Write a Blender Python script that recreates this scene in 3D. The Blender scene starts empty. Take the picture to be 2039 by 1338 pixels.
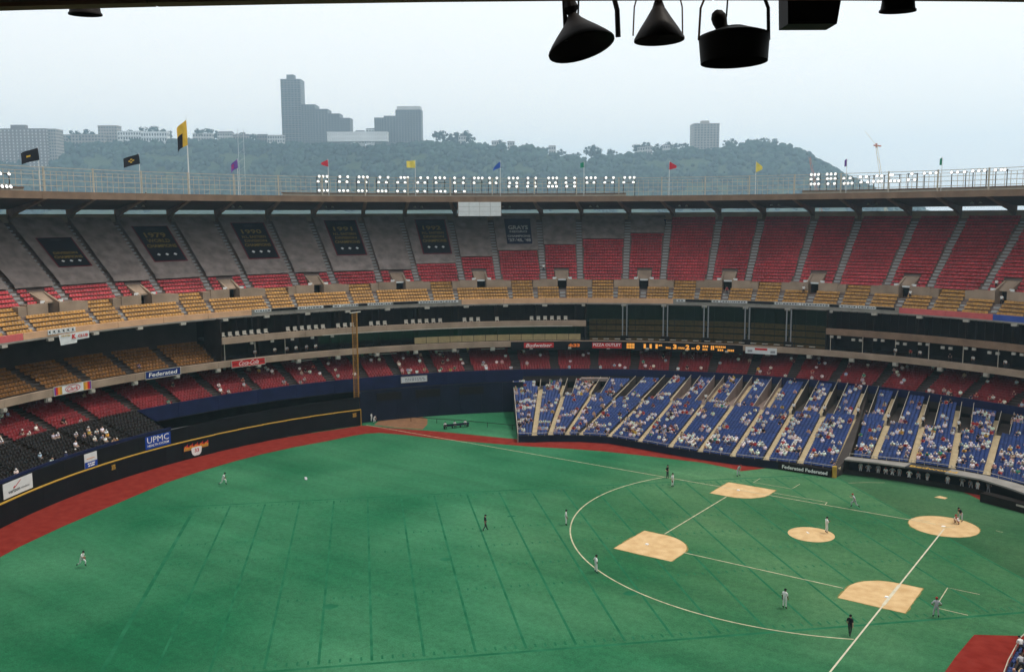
import bpy, bmesh, math, random
import numpy as np
from mathutils import Vector, Matrix, noise

R_ = math.radians
rng = random.Random(7)
nrg = np.random.default_rng(7)
scene = bpy.context.scene
COL = scene.collection

# ------------------------------------------------------------------ camera
CAM = (-22.557, 123.609, 38.583)
YAW, PITCH, ROLL = -0.94413, -0.1259, -0.00452
cam_data = bpy.data.cameras.new('camera')
cam = bpy.data.objects.new('camera', cam_data)
COL.objects.link(cam)
cam_data.sensor_width = 36.0
cam_data.lens = 36.0 * 1864.6 / 2039.0
cam_data.clip_start = 0.2
cam_data.clip_end = 12000
_f = Vector((math.cos(PITCH) * math.cos(YAW), math.cos(PITCH) * math.sin(YAW), math.sin(PITCH)))
_r = _f.cross(Vector((0, 0, 1))).normalized()
_u = _r.cross(_f)
_r2 = math.cos(ROLL) * _r + math.sin(ROLL) * _u
_u2 = -math.sin(ROLL) * _r + math.cos(ROLL) * _u
M3 = Matrix((_r2, _u2, -_f)).transposed()
cam.matrix_world = Matrix.Translation(CAM) @ M3.to_4x4()
scene.camera = cam

# ------------------------------------------------------------------ sky and sun
SUN_AZ, SUN_EL = 229.0, 66.0           # degrees, direction the light comes from (world xy angle), elevation
world = bpy.data.worlds.new('World')
scene.world = world
world.use_nodes = True
wn = world.node_tree
wn.nodes.clear()
w_out = wn.nodes.new('ShaderNodeOutputWorld')
w_bg = wn.nodes.new('ShaderNodeBackground')
w_sky = wn.nodes.new('ShaderNodeTexSky')
w_sky.sky_type = 'NISHITA'
w_sky.sun_disc = False
w_sky.sun_elevation = R_(SUN_EL)
w_sky.sun_rotation = R_(90.0 - SUN_AZ)
w_sky.air_density = 1.6
w_sky.dust_density = 6.0
w_sky.ozone_density = 2.0
w_mix = wn.nodes.new('ShaderNodeMixRGB')
w_mix.blend_type = 'MIX'
w_mix.inputs[0].default_value = 0.74
w_mix.inputs[2].default_value = (8.8, 8.7, 8.5, 1)      # even veil of high cloud
wn.links.new(w_sky.outputs[0], w_mix.inputs[1])
wn.links.new(w_mix.outputs[0], w_bg.inputs[0])
w_bg.inputs[1].default_value = 0.15
wn.links.new(w_bg.outputs[0], w_out.inputs[0])

sun_data = bpy.data.lights.new('sun', 'SUN')
sun_data.energy = 1.8
sun_data.angle = R_(7)
sun_data.color = (1.0, 0.94, 0.84)
sun = bpy.data.objects.new('sun', sun_data)
COL.objects.link(sun)
_sd = Vector((math.cos(R_(SUN_EL)) * math.cos(R_(SUN_AZ)), math.cos(R_(SUN_EL)) * math.sin(R_(SUN_AZ)), math.sin(R_(SUN_EL))))
sun.rotation_euler = _sd.to_track_quat('Z', 'Y').to_euler()
sun.location = (31, 31, 150)

scene.view_settings.view_transform = 'Standard'
scene.view_settings.look = 'None'
scene.view_settings.exposure = 0.06
scene.view_settings.gamma = 1.0
scene.view_settings.use_curve_mapping = False
scene.cycles.max_bounces = 6
scene.cycles.volume_bounces = 1

# ------------------------------------------------------------------ helpers
CC = 31.336                                # stadium centre is (CC, CC); home plate is the origin

def pol(R, th, z=0.0):
    t = R_(th)
    return (CC + R * math.cos(t), CC + R * math.sin(t), z)

def tag(o, label=None, cat=None, group=None, kind=None):
    if label: o['label'] = label
    if cat: o['category'] = cat
    if group: o['group'] = group
    if kind: o['kind'] = kind
    return o

def empty(name, loc, label, cat, group=None):
    o = bpy.data.objects.new(name, None)
    o.location = loc
    o.empty_display_size = 0.5
    COL.objects.link(o)
    return tag(o, label, cat, group)

def link(name, mesh, parent=None, world_coords=True):
    o = bpy.data.objects.new(name, mesh)
    COL.objects.link(o)
    if parent is not None:
        o.parent = parent
        if world_coords:
            off = parent.location + (parent.parent.location if parent.parent else Vector((0, 0, 0)))
            o.location = tuple(-v for v in off)
    return o

class MB:
    """collects quads and polygons into one mesh"""
    def __init__(self):
        self.v = []; self.f = []; self.m = []
    def add(self, verts, faces, mi=0):
        n = len(self.v)
        self.v.extend(verts)
        for f in faces:
            self.f.append(tuple(i + n for i in f)); self.m.append(mi)
    def quad(self, a, b, c, d, mi=0):
        self.add([a, b, c, d], [(0, 1, 2, 3)], mi)
    def hexa(self, p, mi=0):
        # p: 4 bottom + 4 top
        self.add(p, [(3, 2, 1, 0), (4, 5, 6, 7), (0, 1, 5, 4), (1, 2, 6, 5), (2, 3, 7, 6), (3, 0, 4, 7)], mi)
    def box(self, x0, x1, y0, y1, z0, z1, mi=0):
        self.hexa([(x0, y0, z0), (x1, y0, z0), (x1, y1, z0), (x0, y1, z0), (x0, y0, z1), (x1, y0, z1), (x1, y1, z1), (x0, y1, z1)], mi)
    def polbox(self, R0, R1, th0, th1, z0, z1, mi=0, z0b=None, z1b=None):
        """curved box; z0b/z1b are heights at the outer radius"""
        if z0b is None: z0b = z0
        if z1b is None: z1b = z1
        n = max(1, int(abs(th1 - th0) / 1.4 + 0.5))
        ring = []
        for i in range(n + 1):
            t = th0 + (th1 - th0) * i / n
            ring += [pol(R0, t, z0), pol(R1, t, z0b), pol(R1, t, z1b), pol(R0, t, z1)]
        fs = [(0, 1, 2, 3), tuple(reversed([4 * n, 4 * n + 1, 4 * n + 2, 4 * n + 3]))]
        for i in range(n):
            a, b = 4 * i, 4 * i + 4
            for k in range(4):
                k2 = (k + 1) % 4
                fs.append((a + k, b + k, b + k2, a + k2))
        self.add(ring, fs, mi)
    def sweep(self, prof, th0, th1, step=1.4, mi=0):
        n = max(1, int(abs(th1 - th0) / step + 0.5)); m = len(prof)
        vs = []
        for i in range(n + 1):
            t = th0 + (th1 - th0) * i / n
            vs += [pol(R, t, z) for R, z in prof]
        fs = []
        for i in range(n):
            for k in range(m - 1):
                a = i * m + k
                fs.append((a, a + 1, a + m + 1, a + m))
        self.add(vs, fs, mi)
    def tube(self, pts, r, n=6, mi=0, r1=None, cap=True):
        pts = [Vector(p) for p in pts]
        vs = []; L = len(pts)
        for i, p in enumerate(pts):
            d = (pts[min(i + 1, L - 1)] - pts[max(i - 1, 0)]).normalized()
            a = d.cross(Vector((0, 0, 1)))
            if a.length < 1e-3: a = Vector((1, 0, 0))
            a.normalize(); b = d.cross(a)
            rr = r if r1 is None else r + (r1 - r) * i / max(1, L - 1)
            for k in range(n):
                an = 2 * math.pi * k / n
                vs.append(tuple(p + a * math.cos(an) * rr + b * math.sin(an) * rr))
        fs = []
        for i in range(L - 1):
            for k in range(n):
                fs.append((i * n + k, i * n + (k + 1) % n, (i + 1) * n + (k + 1) % n, (i + 1) * n + k))
        if cap:
            fs.append(tuple(range(n - 1, -1, -1))); fs.append(tuple(range((L - 1) * n, L * n)))
        self.add(vs, fs, mi)
    def mesh(self, name, mats, smooth=False):
        me = bpy.data.meshes.new(name)
        me.from_pydata(self.v, [], self.f)
        if not isinstance(mats, (list, tuple)): mats = [mats]
        for m in mats: me.materials.append(m)
        if len(mats) > 1:
            me.polygons.foreach_set('material_index', self.m)
        if smooth:
            me.polygons.foreach_set('use_smooth', [True] * len(me.polygons))
        me.update()
        return me
    def build(self, name, mats, parent=None, smooth=False, world_coords=True):
        return link(name, self.mesh(name, mats, smooth), parent, world_coords)

def copy_tree(src, loc, rotz=0.0, label=None):
    r = src.copy(); COL.objects.link(r); r.location = loc; r.rotation_euler = (0, 0, rotz)
    if label: r['label'] = label
    for ch in src.children:
        c = ch.copy(); COL.objects.link(c); c.parent = r
        for g in ch.children:
            d = g.copy(); COL.objects.link(d); d.parent = c
    return r

# ------------------------------------------------------------------ materials
MAT = {}
def mat(name, col, rough=0.85, var=0.12, scale=1.5, spec=0.1, island=0.0, col2=None, metal=0.0, emis=None, bump=0.0, detail=4):
    m = bpy.data.materials.new(name); m.use_nodes = True
    nt = m.node_tree; b = nt.nodes['Principled BSDF']
    b.inputs['Roughness'].default_value = rough
    b.inputs['Metallic'].default_value = metal
    b.inputs['Specular IOR Level'].default_value = spec
    c = (*col, 1)
    if var > 0 or col2:
        geo = nt.nodes.new('ShaderNodeNewGeometry')
        nz = nt.nodes.new('ShaderNodeTexNoise'); nz.inputs['Scale'].default_value = scale; nz.inputs['Detail'].default_value = detail
        nt.links.new(geo.outputs['Position'], nz.inputs['Vector'])
        ramp = nt.nodes.new('ShaderNodeValToRGB')
        ramp.color_ramp.elements[0].position = 0.3; ramp.color_ramp.elements[1].position = 0.7
        lo = tuple(x * (1 - var) for x in col) if not col2 else col
        hi = tuple(min(1, x * (1 + var)) for x in col) if not col2 else col2
        ramp.color_ramp.elements[0].color = (*lo, 1); ramp.color_ramp.elements[1].color = (*hi, 1)
        nt.links.new(nz.outputs['Fac'], ramp.inputs[0])
        out = ramp.outputs[0]
        if island > 0:
            mr = nt.nodes.new('ShaderNodeMapRange'); mr.inputs[3].default_value = 1 - island; mr.inputs[4].default_value = 1 + island
            nt.links.new(geo.outputs['Random Per Island'], mr.inputs[0])
            mx = nt.nodes.new('ShaderNodeMixRGB'); mx.blend_type = 'MULTIPLY'; mx.inputs[0].default_value = 1
            nt.links.new(out, mx.inputs[1]); nt.links.new(mr.outputs[0], mx.inputs[2])
            out = mx.outputs[0]
        nt.links.new(out, b.inputs['Base Color'])
        if bump > 0:
            bp = nt.nodes.new('ShaderNodeBump'); bp.inputs['Strength'].default_value = bump
            nt.links.new(nz.outputs['Fac'], bp.inputs['Height']); nt.links.new(bp.outputs[0], b.inputs['Normal'])
    else:
        b.inputs['Base Color'].default_value = c
    if emis:
        b.inputs['Emission Color'].default_value = (*emis[0], 1); b.inputs['Emission Strength'].default_value = emis[1]
    MAT[name] = m
    return m

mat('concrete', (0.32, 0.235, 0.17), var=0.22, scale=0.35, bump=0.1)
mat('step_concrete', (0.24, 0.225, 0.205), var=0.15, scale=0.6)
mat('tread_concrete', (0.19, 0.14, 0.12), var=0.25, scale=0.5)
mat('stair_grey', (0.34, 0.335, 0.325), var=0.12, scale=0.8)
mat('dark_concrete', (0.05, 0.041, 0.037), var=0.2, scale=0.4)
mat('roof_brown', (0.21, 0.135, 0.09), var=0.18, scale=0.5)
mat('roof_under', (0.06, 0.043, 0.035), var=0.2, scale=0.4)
mat('peach', (0.60, 0.36, 0.215), var=0.1, scale=0.5)
mat('pink', (0.55, 0.12, 0.12), var=0.12, scale=0.6)
mat('fascia_blue', (0.05, 0.09, 0.33), var=0.12, scale=0.6)
mat('fascia_grey', (0.25, 0.23, 0.20), var=0.2, scale=0.5)
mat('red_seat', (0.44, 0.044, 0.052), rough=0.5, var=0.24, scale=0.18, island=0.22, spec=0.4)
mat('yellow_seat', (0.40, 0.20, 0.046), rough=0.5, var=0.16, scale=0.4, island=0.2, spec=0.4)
mat('lower_red_shaded', (0.14, 0.009, 0.012), rough=0.6, var=0.25, scale=0.25, island=0.22, spec=0.2)  # red seat darkened; the lower deck's shade is put into this colour
mat('loge_seat_shaded', (0.135, 0.056, 0.010), rough=0.6, var=0.16, scale=0.4, island=0.2, spec=0.2)  # mustard seat colour lowered to hold the shade under the upper deck
mat('blue_seat', (0.014, 0.038, 0.15), rough=0.55, var=0.15, scale=0.25, island=0.25, spec=0.3)
mat('black_seat', (0.009, 0.007, 0.0065), rough=0.5, var=0.15, scale=0.4, island=0.5, spec=0.12)
mat('tarp', (0.235, 0.19, 0.17), rough=0.7, var=0.3, scale=0.55, bump=0.15)
mat('cream_stair', (0.50, 0.40, 0.25), var=0.12, scale=0.8)
mat('navy', (0.012, 0.016, 0.055), rough=0.6, var=0.2, scale=0.4)
mat('wall_navy', (0.010, 0.012, 0.028), rough=0.55, var=0.25, scale=0.4)
mat('wall_black', (0.008, 0.008, 0.010), rough=0.6, var=0.2, scale=0.4)
mat('yellow_paint', (0.45, 0.27, 0.045), rough=0.6, var=0.1)
mat('pole_yellow', (0.33, 0.165, 0.04), rough=0.6, var=0.15)
mat('white_paint', (0.78, 0.77, 0.74), rough=0.7, var=0.06)
mat('panel_white', (0.66, 0.67, 0.66), rough=0.6, var=0.05)
mat('line_white', (0.40, 0.38, 0.25), rough=0.95, var=0.3, scale=1.2, spec=0.03)
mat('chalk', (0.52, 0.48, 0.36), rough=0.95, var=0.14, scale=1.2, spec=0.03)
mat('rail_tan', (0.46, 0.41, 0.33), rough=0.5, var=0.1)
mat('pole_white', (0.70, 0.69, 0.66), rough=0.45, var=0.05)
mat('black_and_shade', (0.012, 0.009, 0.008), rough=0.6, var=0.2)  # black parts; also paints the dark of tunnel mouths, openings and backlit fittings
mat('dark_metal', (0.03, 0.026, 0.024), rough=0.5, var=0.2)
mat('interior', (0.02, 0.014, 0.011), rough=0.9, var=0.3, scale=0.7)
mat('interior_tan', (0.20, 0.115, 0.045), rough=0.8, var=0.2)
mat('spandrel', (0.36, 0.28, 0.14), rough=0.6, var=0.14, scale=0.9)
mat('chair_white', (0.42, 0.385, 0.33), rough=0.6, var=0.08)
mat('dirt', (0.47, 0.305, 0.145), col2=(0.60, 0.42, 0.225), rough=1.0, scale=0.8, bump=0.2, detail=8, spec=0.02)
mat('dirt_fringe', (0.10, 0.13, 0.045), col2=(0.30, 0.20, 0.075), rough=1.0, scale=2.2, detail=8, spec=0.02)
mat('dirt_dark', (0.15, 0.075, 0.04), col2=(0.22, 0.115, 0.06), rough=0.95, scale=0.8)
mat('track', (0.15, 0.013, 0.009), col2=(0.205, 0.028, 0.02), rough=1.0, scale=0.8, detail=8, spec=0.02)
mat('gold', (0.24, 0.155, 0.028), rough=0.6, var=0.1)
mat('banner_black', (0.010, 0.010, 0.013), rough=0.8, var=0.1)
mat('banner_navy', (0.014, 0.018, 0.045), rough=0.8, var=0.1)
mat('banner_red', (0.15, 0.016, 0.022), rough=0.8, var=0.1)
mat('sign_red', (0.50, 0.03, 0.03), rough=0.5, var=0.06)
mat('sign_blue', (0.012, 0.03, 0.14), rough=0.5, var=0.06)
mat('sign_royal', (0.01, 0.05, 0.30), rough=0.5, var=0.06)
mat('sign_grey', (0.25, 0.25, 0.26), rough=0.5, var=0.06)
mat('sign_orange', (0.75, 0.26, 0.03), rough=0.5, var=0.06)
mat('sign_purple', (0.16, 0.05, 0.25), rough=0.5, var=0.06)
mat('grandstand_red', (0.42, 0.05, 0.03), rough=0.6, var=0.1)
mat('lamp_lens', (0.9, 0.9, 0.9), rough=0.3, var=0, emis=((1.0, 0.97, 0.9), 1.3))
mat('led', (0.3, 0.12, 0.02), rough=0.5, var=0, emis=((1.0, 0.42, 0.07), 0.8))
mat('led_dim', (0.2, 0.06, 0.02), rough=0.5, var=0, emis=((1.0, 0.25, 0.04), 0.4))
mat('skin', (0.52, 0.30, 0.21), rough=0.6, var=0.1, scale=9)
mat('skin_dark', (0.16, 0.085, 0.055), rough=0.6, var=0.1, scale=9)
mat('hair', (0.03, 0.02, 0.015), rough=0.7, var=0.2)
mat('uniform_white', (0.74, 0.73, 0.70), rough=0.85, var=0.08, scale=6)
mat('uniform_grey', (0.42, 0.42, 0.44), rough=0.85, var=0.08, scale=6)
mat('black_cloth', (0.014, 0.014, 0.018), rough=0.85, var=0.2, scale=6)
mat('charcoal', (0.035, 0.035, 0.04), rough=0.85, var=0.2, scale=6)
mat('red_gear', (0.30, 0.03, 0.03), rough=0.6, var=0.15, scale=6)
mat('leather', (0.13, 0.05, 0.022), rough=0.6, var=0.2, scale=9)
mat('trousers', (0.10, 0.09, 0.10), rough=0.9, var=0.3, scale=3)
mat('crane_red', (0.5, 0.2, 0.14), rough=0.5, var=0.1)
mat('crane_yellow', (0.7, 0.58, 0.36), rough=0.5, var=0.1)
mat('foliage', (0.017, 0.036, 0.024), col2=(0.032, 0.058, 0.038), rough=0.9, scale=0.03, island=0.25, spec=0.05)
mat('bark', (0.06, 0.045, 0.035), rough=0.95)
mat('hill_soil', (0.03, 0.05, 0.022), col2=(0.05, 0.07, 0.03), rough=1.0, scale=0.02)
mat('city_ground', (0.16, 0.16, 0.15), rough=1.0, var=0.3, scale=0.01)
mat('bldg_grey', (0.16, 0.16, 0.155), rough=0.9, var=0.12, scale=0.05)
mat('bldg_tan', (0.33, 0.29, 0.25), rough=0.9, var=0.12, scale=0.05)
mat('bldg_light', (0.52, 0.50, 0.47), rough=0.9, var=0.08, scale=0.05)
mat('bldg_white', (0.72, 0.72, 0.70), rough=0.9, var=0.06, scale=0.05)
mat('bldg_brown', (0.17, 0.13, 0.11), rough=0.9, var=0.15, scale=0.05)
mat('bldg_window', (0.035, 0.04, 0.045), rough=0.25, var=0.3, scale=0.2, spec=0.5)
mat('roof_slate', (0.10, 0.09, 0.09), rough=0.9, var=0.2, scale=0.1)

# shirts: colour comes from the object (single people) or from the mesh (the mass of the crowd)
def shirt_mat(name, attr):
    m = bpy.data.materials.new(name); m.use_nodes = True
    nt = m.node_tree; b = nt.nodes['Principled BSDF']; b.inputs['Roughness'].default_value = 0.9
    b.inputs['Specular IOR Level'].default_value = 0.15
    if attr:
        a = nt.nodes.new('ShaderNodeAttribute'); a.attribute_name = 'cloth'
    else:
        a = nt.nodes.new('ShaderNodeObjectInfo')
    nt.links.new(a.outputs['Color'], b.inputs['Base Color'])
    MAT[name] = m
shirt_mat('shirt_object', False)
shirt_mat('shirt_crowd', True)

def glass_mat(key, share, tint):
    m = bpy.data.materials.new(key); m.use_nodes = True
    nt = m.node_tree; nt.nodes.clear()
    o = nt.nodes.new('ShaderNodeOutputMaterial'); mix = nt.nodes.new('ShaderNodeMixShader')
    tr = nt.nodes.new('ShaderNodeBsdfTransparent'); tr.inputs[0].default_value = tint
    gl = nt.nodes.new('ShaderNodeBsdfGlossy'); gl.inputs['Roughness'].default_value = 0.04; gl.inputs[0].default_value = (0.9, 0.95, 0.92, 1)
    mix.inputs[0].default_value = share
    nt.links.new(tr.outputs[0], mix.inputs[1]); nt.links.new(gl.outputs[0], mix.inputs[2]); nt.links.new(mix.outputs[0], o.inputs[0])
    MAT[key] = m
glass_mat('glass', 0.05, (0.55, 0.58, 0.55, 1))
glass_mat('restaurant_glass', 0.022, (0.62, 0.60, 0.54, 1))

def turf_mat():
    m = bpy.data.materials.new('turf'); m.use_nodes = True
    nt = m.node_tree; b = nt.nodes['Principled BSDF']; N = nt.nodes.new; L = nt.links.new
    b.inputs['Roughness'].default_value = 0.95; b.inputs['Specular IOR Level'].default_value = 0.04
    geo = N('ShaderNodeNewGeometry'); sep = N('ShaderNodeSeparateXYZ'); L(geo.outputs['Position'], sep.inputs[0])
    add = N('ShaderNodeMath'); add.operation = 'ADD'; L(sep.outputs[0], add.inputs[0]); L(sep.outputs[1], add.inputs[1])
    # broad wear
    n1 = N('ShaderNodeTexNoise'); n1.inputs['Scale'].default_value = 0.045; n1.inputs['Detail'].default_value = 5; L(geo.outputs['Position'], n1.inputs['Vector'])
    r1 = N('ShaderNodeValToRGB'); L(n1.outputs['Fac'], r1.inputs[0])
    r1.color_ramp.elements[0].position = 0.33; r1.color_ramp.elements[0].color = (0.012, 0.098, 0.043, 1)
    r1.color_ramp.elements[1].position = 0.68; r1.color_ramp.elements[1].color = (0.044, 0.162, 0.080, 1)
    # nap running along the football grid (bands across the field)
    mp = N('ShaderNodeMapping'); mp.inputs['Rotation'].default_value = (0, 0, R_(45)); mp.inputs['Scale'].default_value = (0.02, 0.35, 1)
    L(geo.outputs['Position'], mp.inputs[0])
    n2 = N('ShaderNodeTexNoise'); n2.inputs['Scale'].default_value = 1.0; n2.inputs['Detail'].default_value = 6; L(mp.outputs[0], n2.inputs['Vector'])
    m2 = N('ShaderNodeMapRange'); m2.inputs[1].default_value = 0.3; m2.inputs[2].default_value = 0.7; m2.inputs[3].default_value = 0.88; m2.inputs[4].default_value = 1.14
    L(n2.outputs['Fac'], m2.inputs[0])
    # fine mottling
    n3 = N('ShaderNodeTexNoise'); n3.inputs['Scale'].default_value = 1.6; n3.inputs['Detail'].default_value = 8; L(geo.outputs['Position'], n3.inputs['Vector'])
    m3 = N('ShaderNodeMapRange'); m3.inputs[1].default_value = 0.3; m3.inputs[2].default_value = 0.7; m3.inputs[3].default_value = 0.86; m3.inputs[4].default_value = 1.14
    L(n3.outputs['Fac'], m3.inputs[0])
    mu = N('ShaderNodeMath'); mu.operation = 'MULTIPLY'; L(m2.outputs[0], mu.inputs[0]); L(m3.outputs[0], mu.inputs[1])
    # a separate roll of turf, older and darker, behind the seam near home plate
    gt = N('ShaderNodeMath'); gt.operation = 'LESS_THAN'; gt.inputs[1].default_value = 3.1; L(add.outputs[0], gt.inputs[0])
    m4 = N('ShaderNodeMapRange'); m4.inputs[3].default_value = 1.0; m4.inputs[4].default_value = 0.72; L(gt.outputs[0], m4.inputs[0])
    mu2 = N('ShaderNodeMath'); mu2.operation = 'MULTIPLY'; L(mu.outputs[0], mu2.inputs[0]); L(m4.outputs[0], mu2.inputs[1])
    mx = N('ShaderNodeMixRGB'); mx.blend_type = 'MULTIPLY'; mx.inputs[0].default_value = 1; L(r1.outputs[0], mx.inputs[1]); L(mu2.outputs[0], mx.inputs[2])
    # the infield is worn and yellower
    vd = N('ShaderNodeVectorMath'); vd.operation = 'DISTANCE'; vd.inputs[1].default_value = (12, 12, 0); L(geo.outputs['Position'], vd.inputs[0])
    m5 = N('ShaderNodeMapRange'); m5.inputs[1].default_value = 20; m5.inputs[2].default_value = 46; m5.inputs[3].default_value = 0.75; m5.inputs[4].default_value = 0.0; L(vd.outputs['Value'], m5.inputs[0])
    m6 = N('ShaderNodeMath'); m6.operation = 'MULTIPLY'; L(m5.outputs[0], m6.inputs[0]); L(m3.outputs[0], m6.inputs[1])
    wr = N('ShaderNodeMixRGB'); wr.blend_type = 'MULTIPLY'; wr.inputs[2].default_value = (1.9, 1.0, 0.9, 1); L(m6.outputs[0], wr.inputs[0]); L(mx.outputs[0], wr.inputs[1])
    L(wr.outputs[0], b.inputs['Base Color'])
    n4 = N('ShaderNodeTexNoise'); n4.inputs['Scale'].default_value = 7.0; n4.inputs['Detail'].default_value = 6; L(geo.outputs['Position'], n4.inputs['Vector'])
    m7 = N('ShaderNodeMapRange'); m7.inputs[1].default_value = 0.35; m7.inputs[2].default_value = 0.65; m7.inputs[3].default_value = 0.82; m7.inputs[4].default_value = 1.18; L(n4.outputs['Fac'], m7.inputs[0])
    fx = N('ShaderNodeMixRGB'); fx.blend_type = 'MULTIPLY'; fx.inputs[0].default_value = 1; L(wr.outputs[0], fx.inputs[1]); L(m7.outputs[0], fx.inputs[2])
    L(fx.outputs[0], b.inputs['Base Color'])
    bp = N('ShaderNodeBump'); bp.inputs['Strength'].default_value = 0.2; L(n3.outputs['Fac'], bp.inputs['Height']); L(bp.outputs[0], b.inputs['Normal'])
    MAT['turf'] = m
turf_mat()
mat('turf_dark', (0.007, 0.084, 0.037), col2=(0.022, 0.135, 0.066), rough=0.95, scale=0.5, spec=0.03)

# ------------------------------------------------------------------ lettering
def text_geo(s, shear=0.0, bold=0.0):
    cu = bpy.data.curves.new('tmp', 'FONT'); cu.body = s; cu.size = 1.0; cu.shear = shear; cu.offset = bold; cu.resolution_u = 2
    o = bpy.data.objects.new('tmp', cu); COL.objects.link(o)
    me = bpy.data.meshes.new_from_object(o)
    vs = np.array([v.co[:2] for v in me.vertices]) if len(me.vertices) else np.zeros((0, 2))
    fs = [tuple(p.vertices) for p in me.polygons]
    bpy.data.objects.remove(o); bpy.data.curves.remove(cu); bpy.data.meshes.remove(me)
    lo = vs.min(0); hi = vs.max(0)
    return (vs - lo) / (hi - lo), fs

def put_text(mb, s, fmap, u0, u1, v0, v1, shear=0.0, bold=0.012, mi=0):
    vs, fs = text_geo(s, shear, bold)
    mb.add([fmap(u0 + (u1 - u0) * x, v0 + (v1 - v0) * y) for x, y in vs], fs, mi)

def cyl_map(R, thL, thR, z0, z1):
    return lambda u, v: pol(R, thL + (thR - thL) * u, z0 + (z1 - z0) * v)

# ================================================================== GROUND AND FIELD
def flat(name, pts, z, m, parent=None):
    mb = MB(); mb.add([(x, y, z) for x, y in pts], [tuple(range(len(pts)))])
    return mb.build(name, MAT[m], parent)

def strip_mesh(a, b, z):
    mb = MB()
    vs = [(x, y, z) for x, y in a] + [(x, y, z) for x, y in b]; n = len(a)
    mb.add(vs, [(i, i + 1, n + i + 1, n + i) for i in range(n - 1)])
    return mb

def disc_pts(cx, cy, r, n=96):
    return [(cx + r * math.cos(2 * math.pi * i / n), cy + r * math.sin(2 * math.pi * i / n)) for i in range(n)]

g = MB()
g.add([(CC + 4000 * math.cos(a), CC + 4000 * math.sin(a), -4.0) for a in np.linspace(0, 2 * math.pi, 64, endpoint=False)], [tuple(range(64))])
tag(g.build('ground', MAT['city_ground']), kind='structure')
field = tag(flat('turf_field', disc_pts(CC, CC, 86), 0.0, 'turf'), kind='structure')

# faded football markings: dark green lines left in the turf every five yards
S2 = math.sqrt(0.5)
def uv(u, v): return ((u - v) * S2, (u + v) * S2)      # u along the football field, v across
yard = []
for k in range(21):
    u = 94.4 - 4.6 * k
    w = 0.24 if k else 0.42
    lo, hi = -24.2, 24.2
    vs = np.linspace(lo, hi, 13)
    mb = MB()
    for v in np.linspace(lo, hi, 1): pass
    a = [uv(u - w / 2, v) for v in vs]; b = [uv(u + w / 2, v) for v in vs]
    tag(strip_mesh(a, b, 0.004).build('yard_line', MAT['turf_dark'], field), kind='structure')
for vside in (24.6, -25.0):
    a = [uv(u, vside) for u in (0, 50, 100)]; b = [uv(u, vside + 0.35) for u in (0, 50, 100)]
    strip_mesh(a, b, 0.005).build('side_line', MAT['turf_dark'], field)
tick = MB()
for k in range(20 * 5):
    u = 94.4 - 0.92 * k
    for v in (-24.0, -3.2, 3.2, 23.4, 9.5, -9.5):
        ln = 0.55 if abs(v) < 20 else 0.7
        x = [uv(u - .09, v), uv(u + .09, v), uv(u + .09, v + ln), uv(u - .09, v + ln)]
        tick.add([(p[0], p[1], 0.0065) for p in x], [(0, 1, 2, 3)])
tag(tick.build('hash_marks', MAT['turf_dark'], field), kind='stuff')
blot = MB()
for k in range(4):
    u = rng.uniform(40, 80); v = rng.choice([-14, -13, 13, 14.5, 0]) + rng.uniform(-1.2, 1.2); r = rng.uniform(0.4, 1.0)
    n = 11
    blot.add([(*uv(u + r * 1.3 * math.cos(6.283 * i / n) * rng.uniform(.7, 1.2), v + r * math.sin(6.283 * i / n) * rng.uniform(.7, 1.2)), 0.006) for i in range(n)], [tuple(range(n))])
tag(blot.build('turf_stains', MAT['turf_dark'], field), kind='stuff')

# warning track: inner edge and outer edge as measured round the field
inner = [(70.5, 95), (78.5, 85.5), (84.5, 77.5), (88, 71), (91, 64), (94.3, 54.5), (97.6, 45), (98.9, 37.7), (99.5, 31), (99.5, 25.5), (98.8, 19), (97.5, 13.2), (96.6, 7.2), (95.9, 5.0), (94.4, 3.2), (89.4, 1.7), (81.7, 0.6), (74.2, -1.6), (65.8, -4.1), (60.2, -6.4), (54.6, -8.2), (46.8, -9.7), (37.7, -11.0), (33.3, -10.4), (30.9, -9.7), (29.1, -12.3), (27.9, -14.6)]
outer = []
for i, (x, y) in enumerate(inner):
    if i <= 12:
        th = math.degrees(math.atan2(y - CC, x - CC)); outer.append(pol(76.0, th)[:2])
outer += [(101.2, 0.6), (98.2, -0.4), (94.6, -1.1), (85.5, -3.9), (75, -6.1), (70.6, -7.2), (64.0, -11.0), (58.0, -14.6), (49.5, -14.2), (39.0, -13.6), (34.0, -13.8), (31.5, -14.0), (29.6, -14.5), (28.2, -15.0)]
tag(strip_mesh(inner, outer, 0.008).build('warning_track', MAT['track']), kind='structure')
near_in = [(-8.7, 31.5), (-8.6, 32.4), (-8.2, 37), (-8.0, 41), (-7.6, 50), (-6.0, 58), (-2.0, 66)]
near_out = [(-15.0, 27.6), (-14.2, 32), (-14.0, 37), (-13.8, 41), (-14.2, 50), (-14.0, 58), (-11.0, 66)]
tag(strip_mesh(near_in, near_out, 0.008).build('warning_track', MAT['track']), kind='structure')
tag(flat('warning_track', [(2.3, -18.2), (-0.8, -18.6), (-1.6, -14.4), (0.4, -16.6)], 0.008, 'track'), kind='structure')

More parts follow.
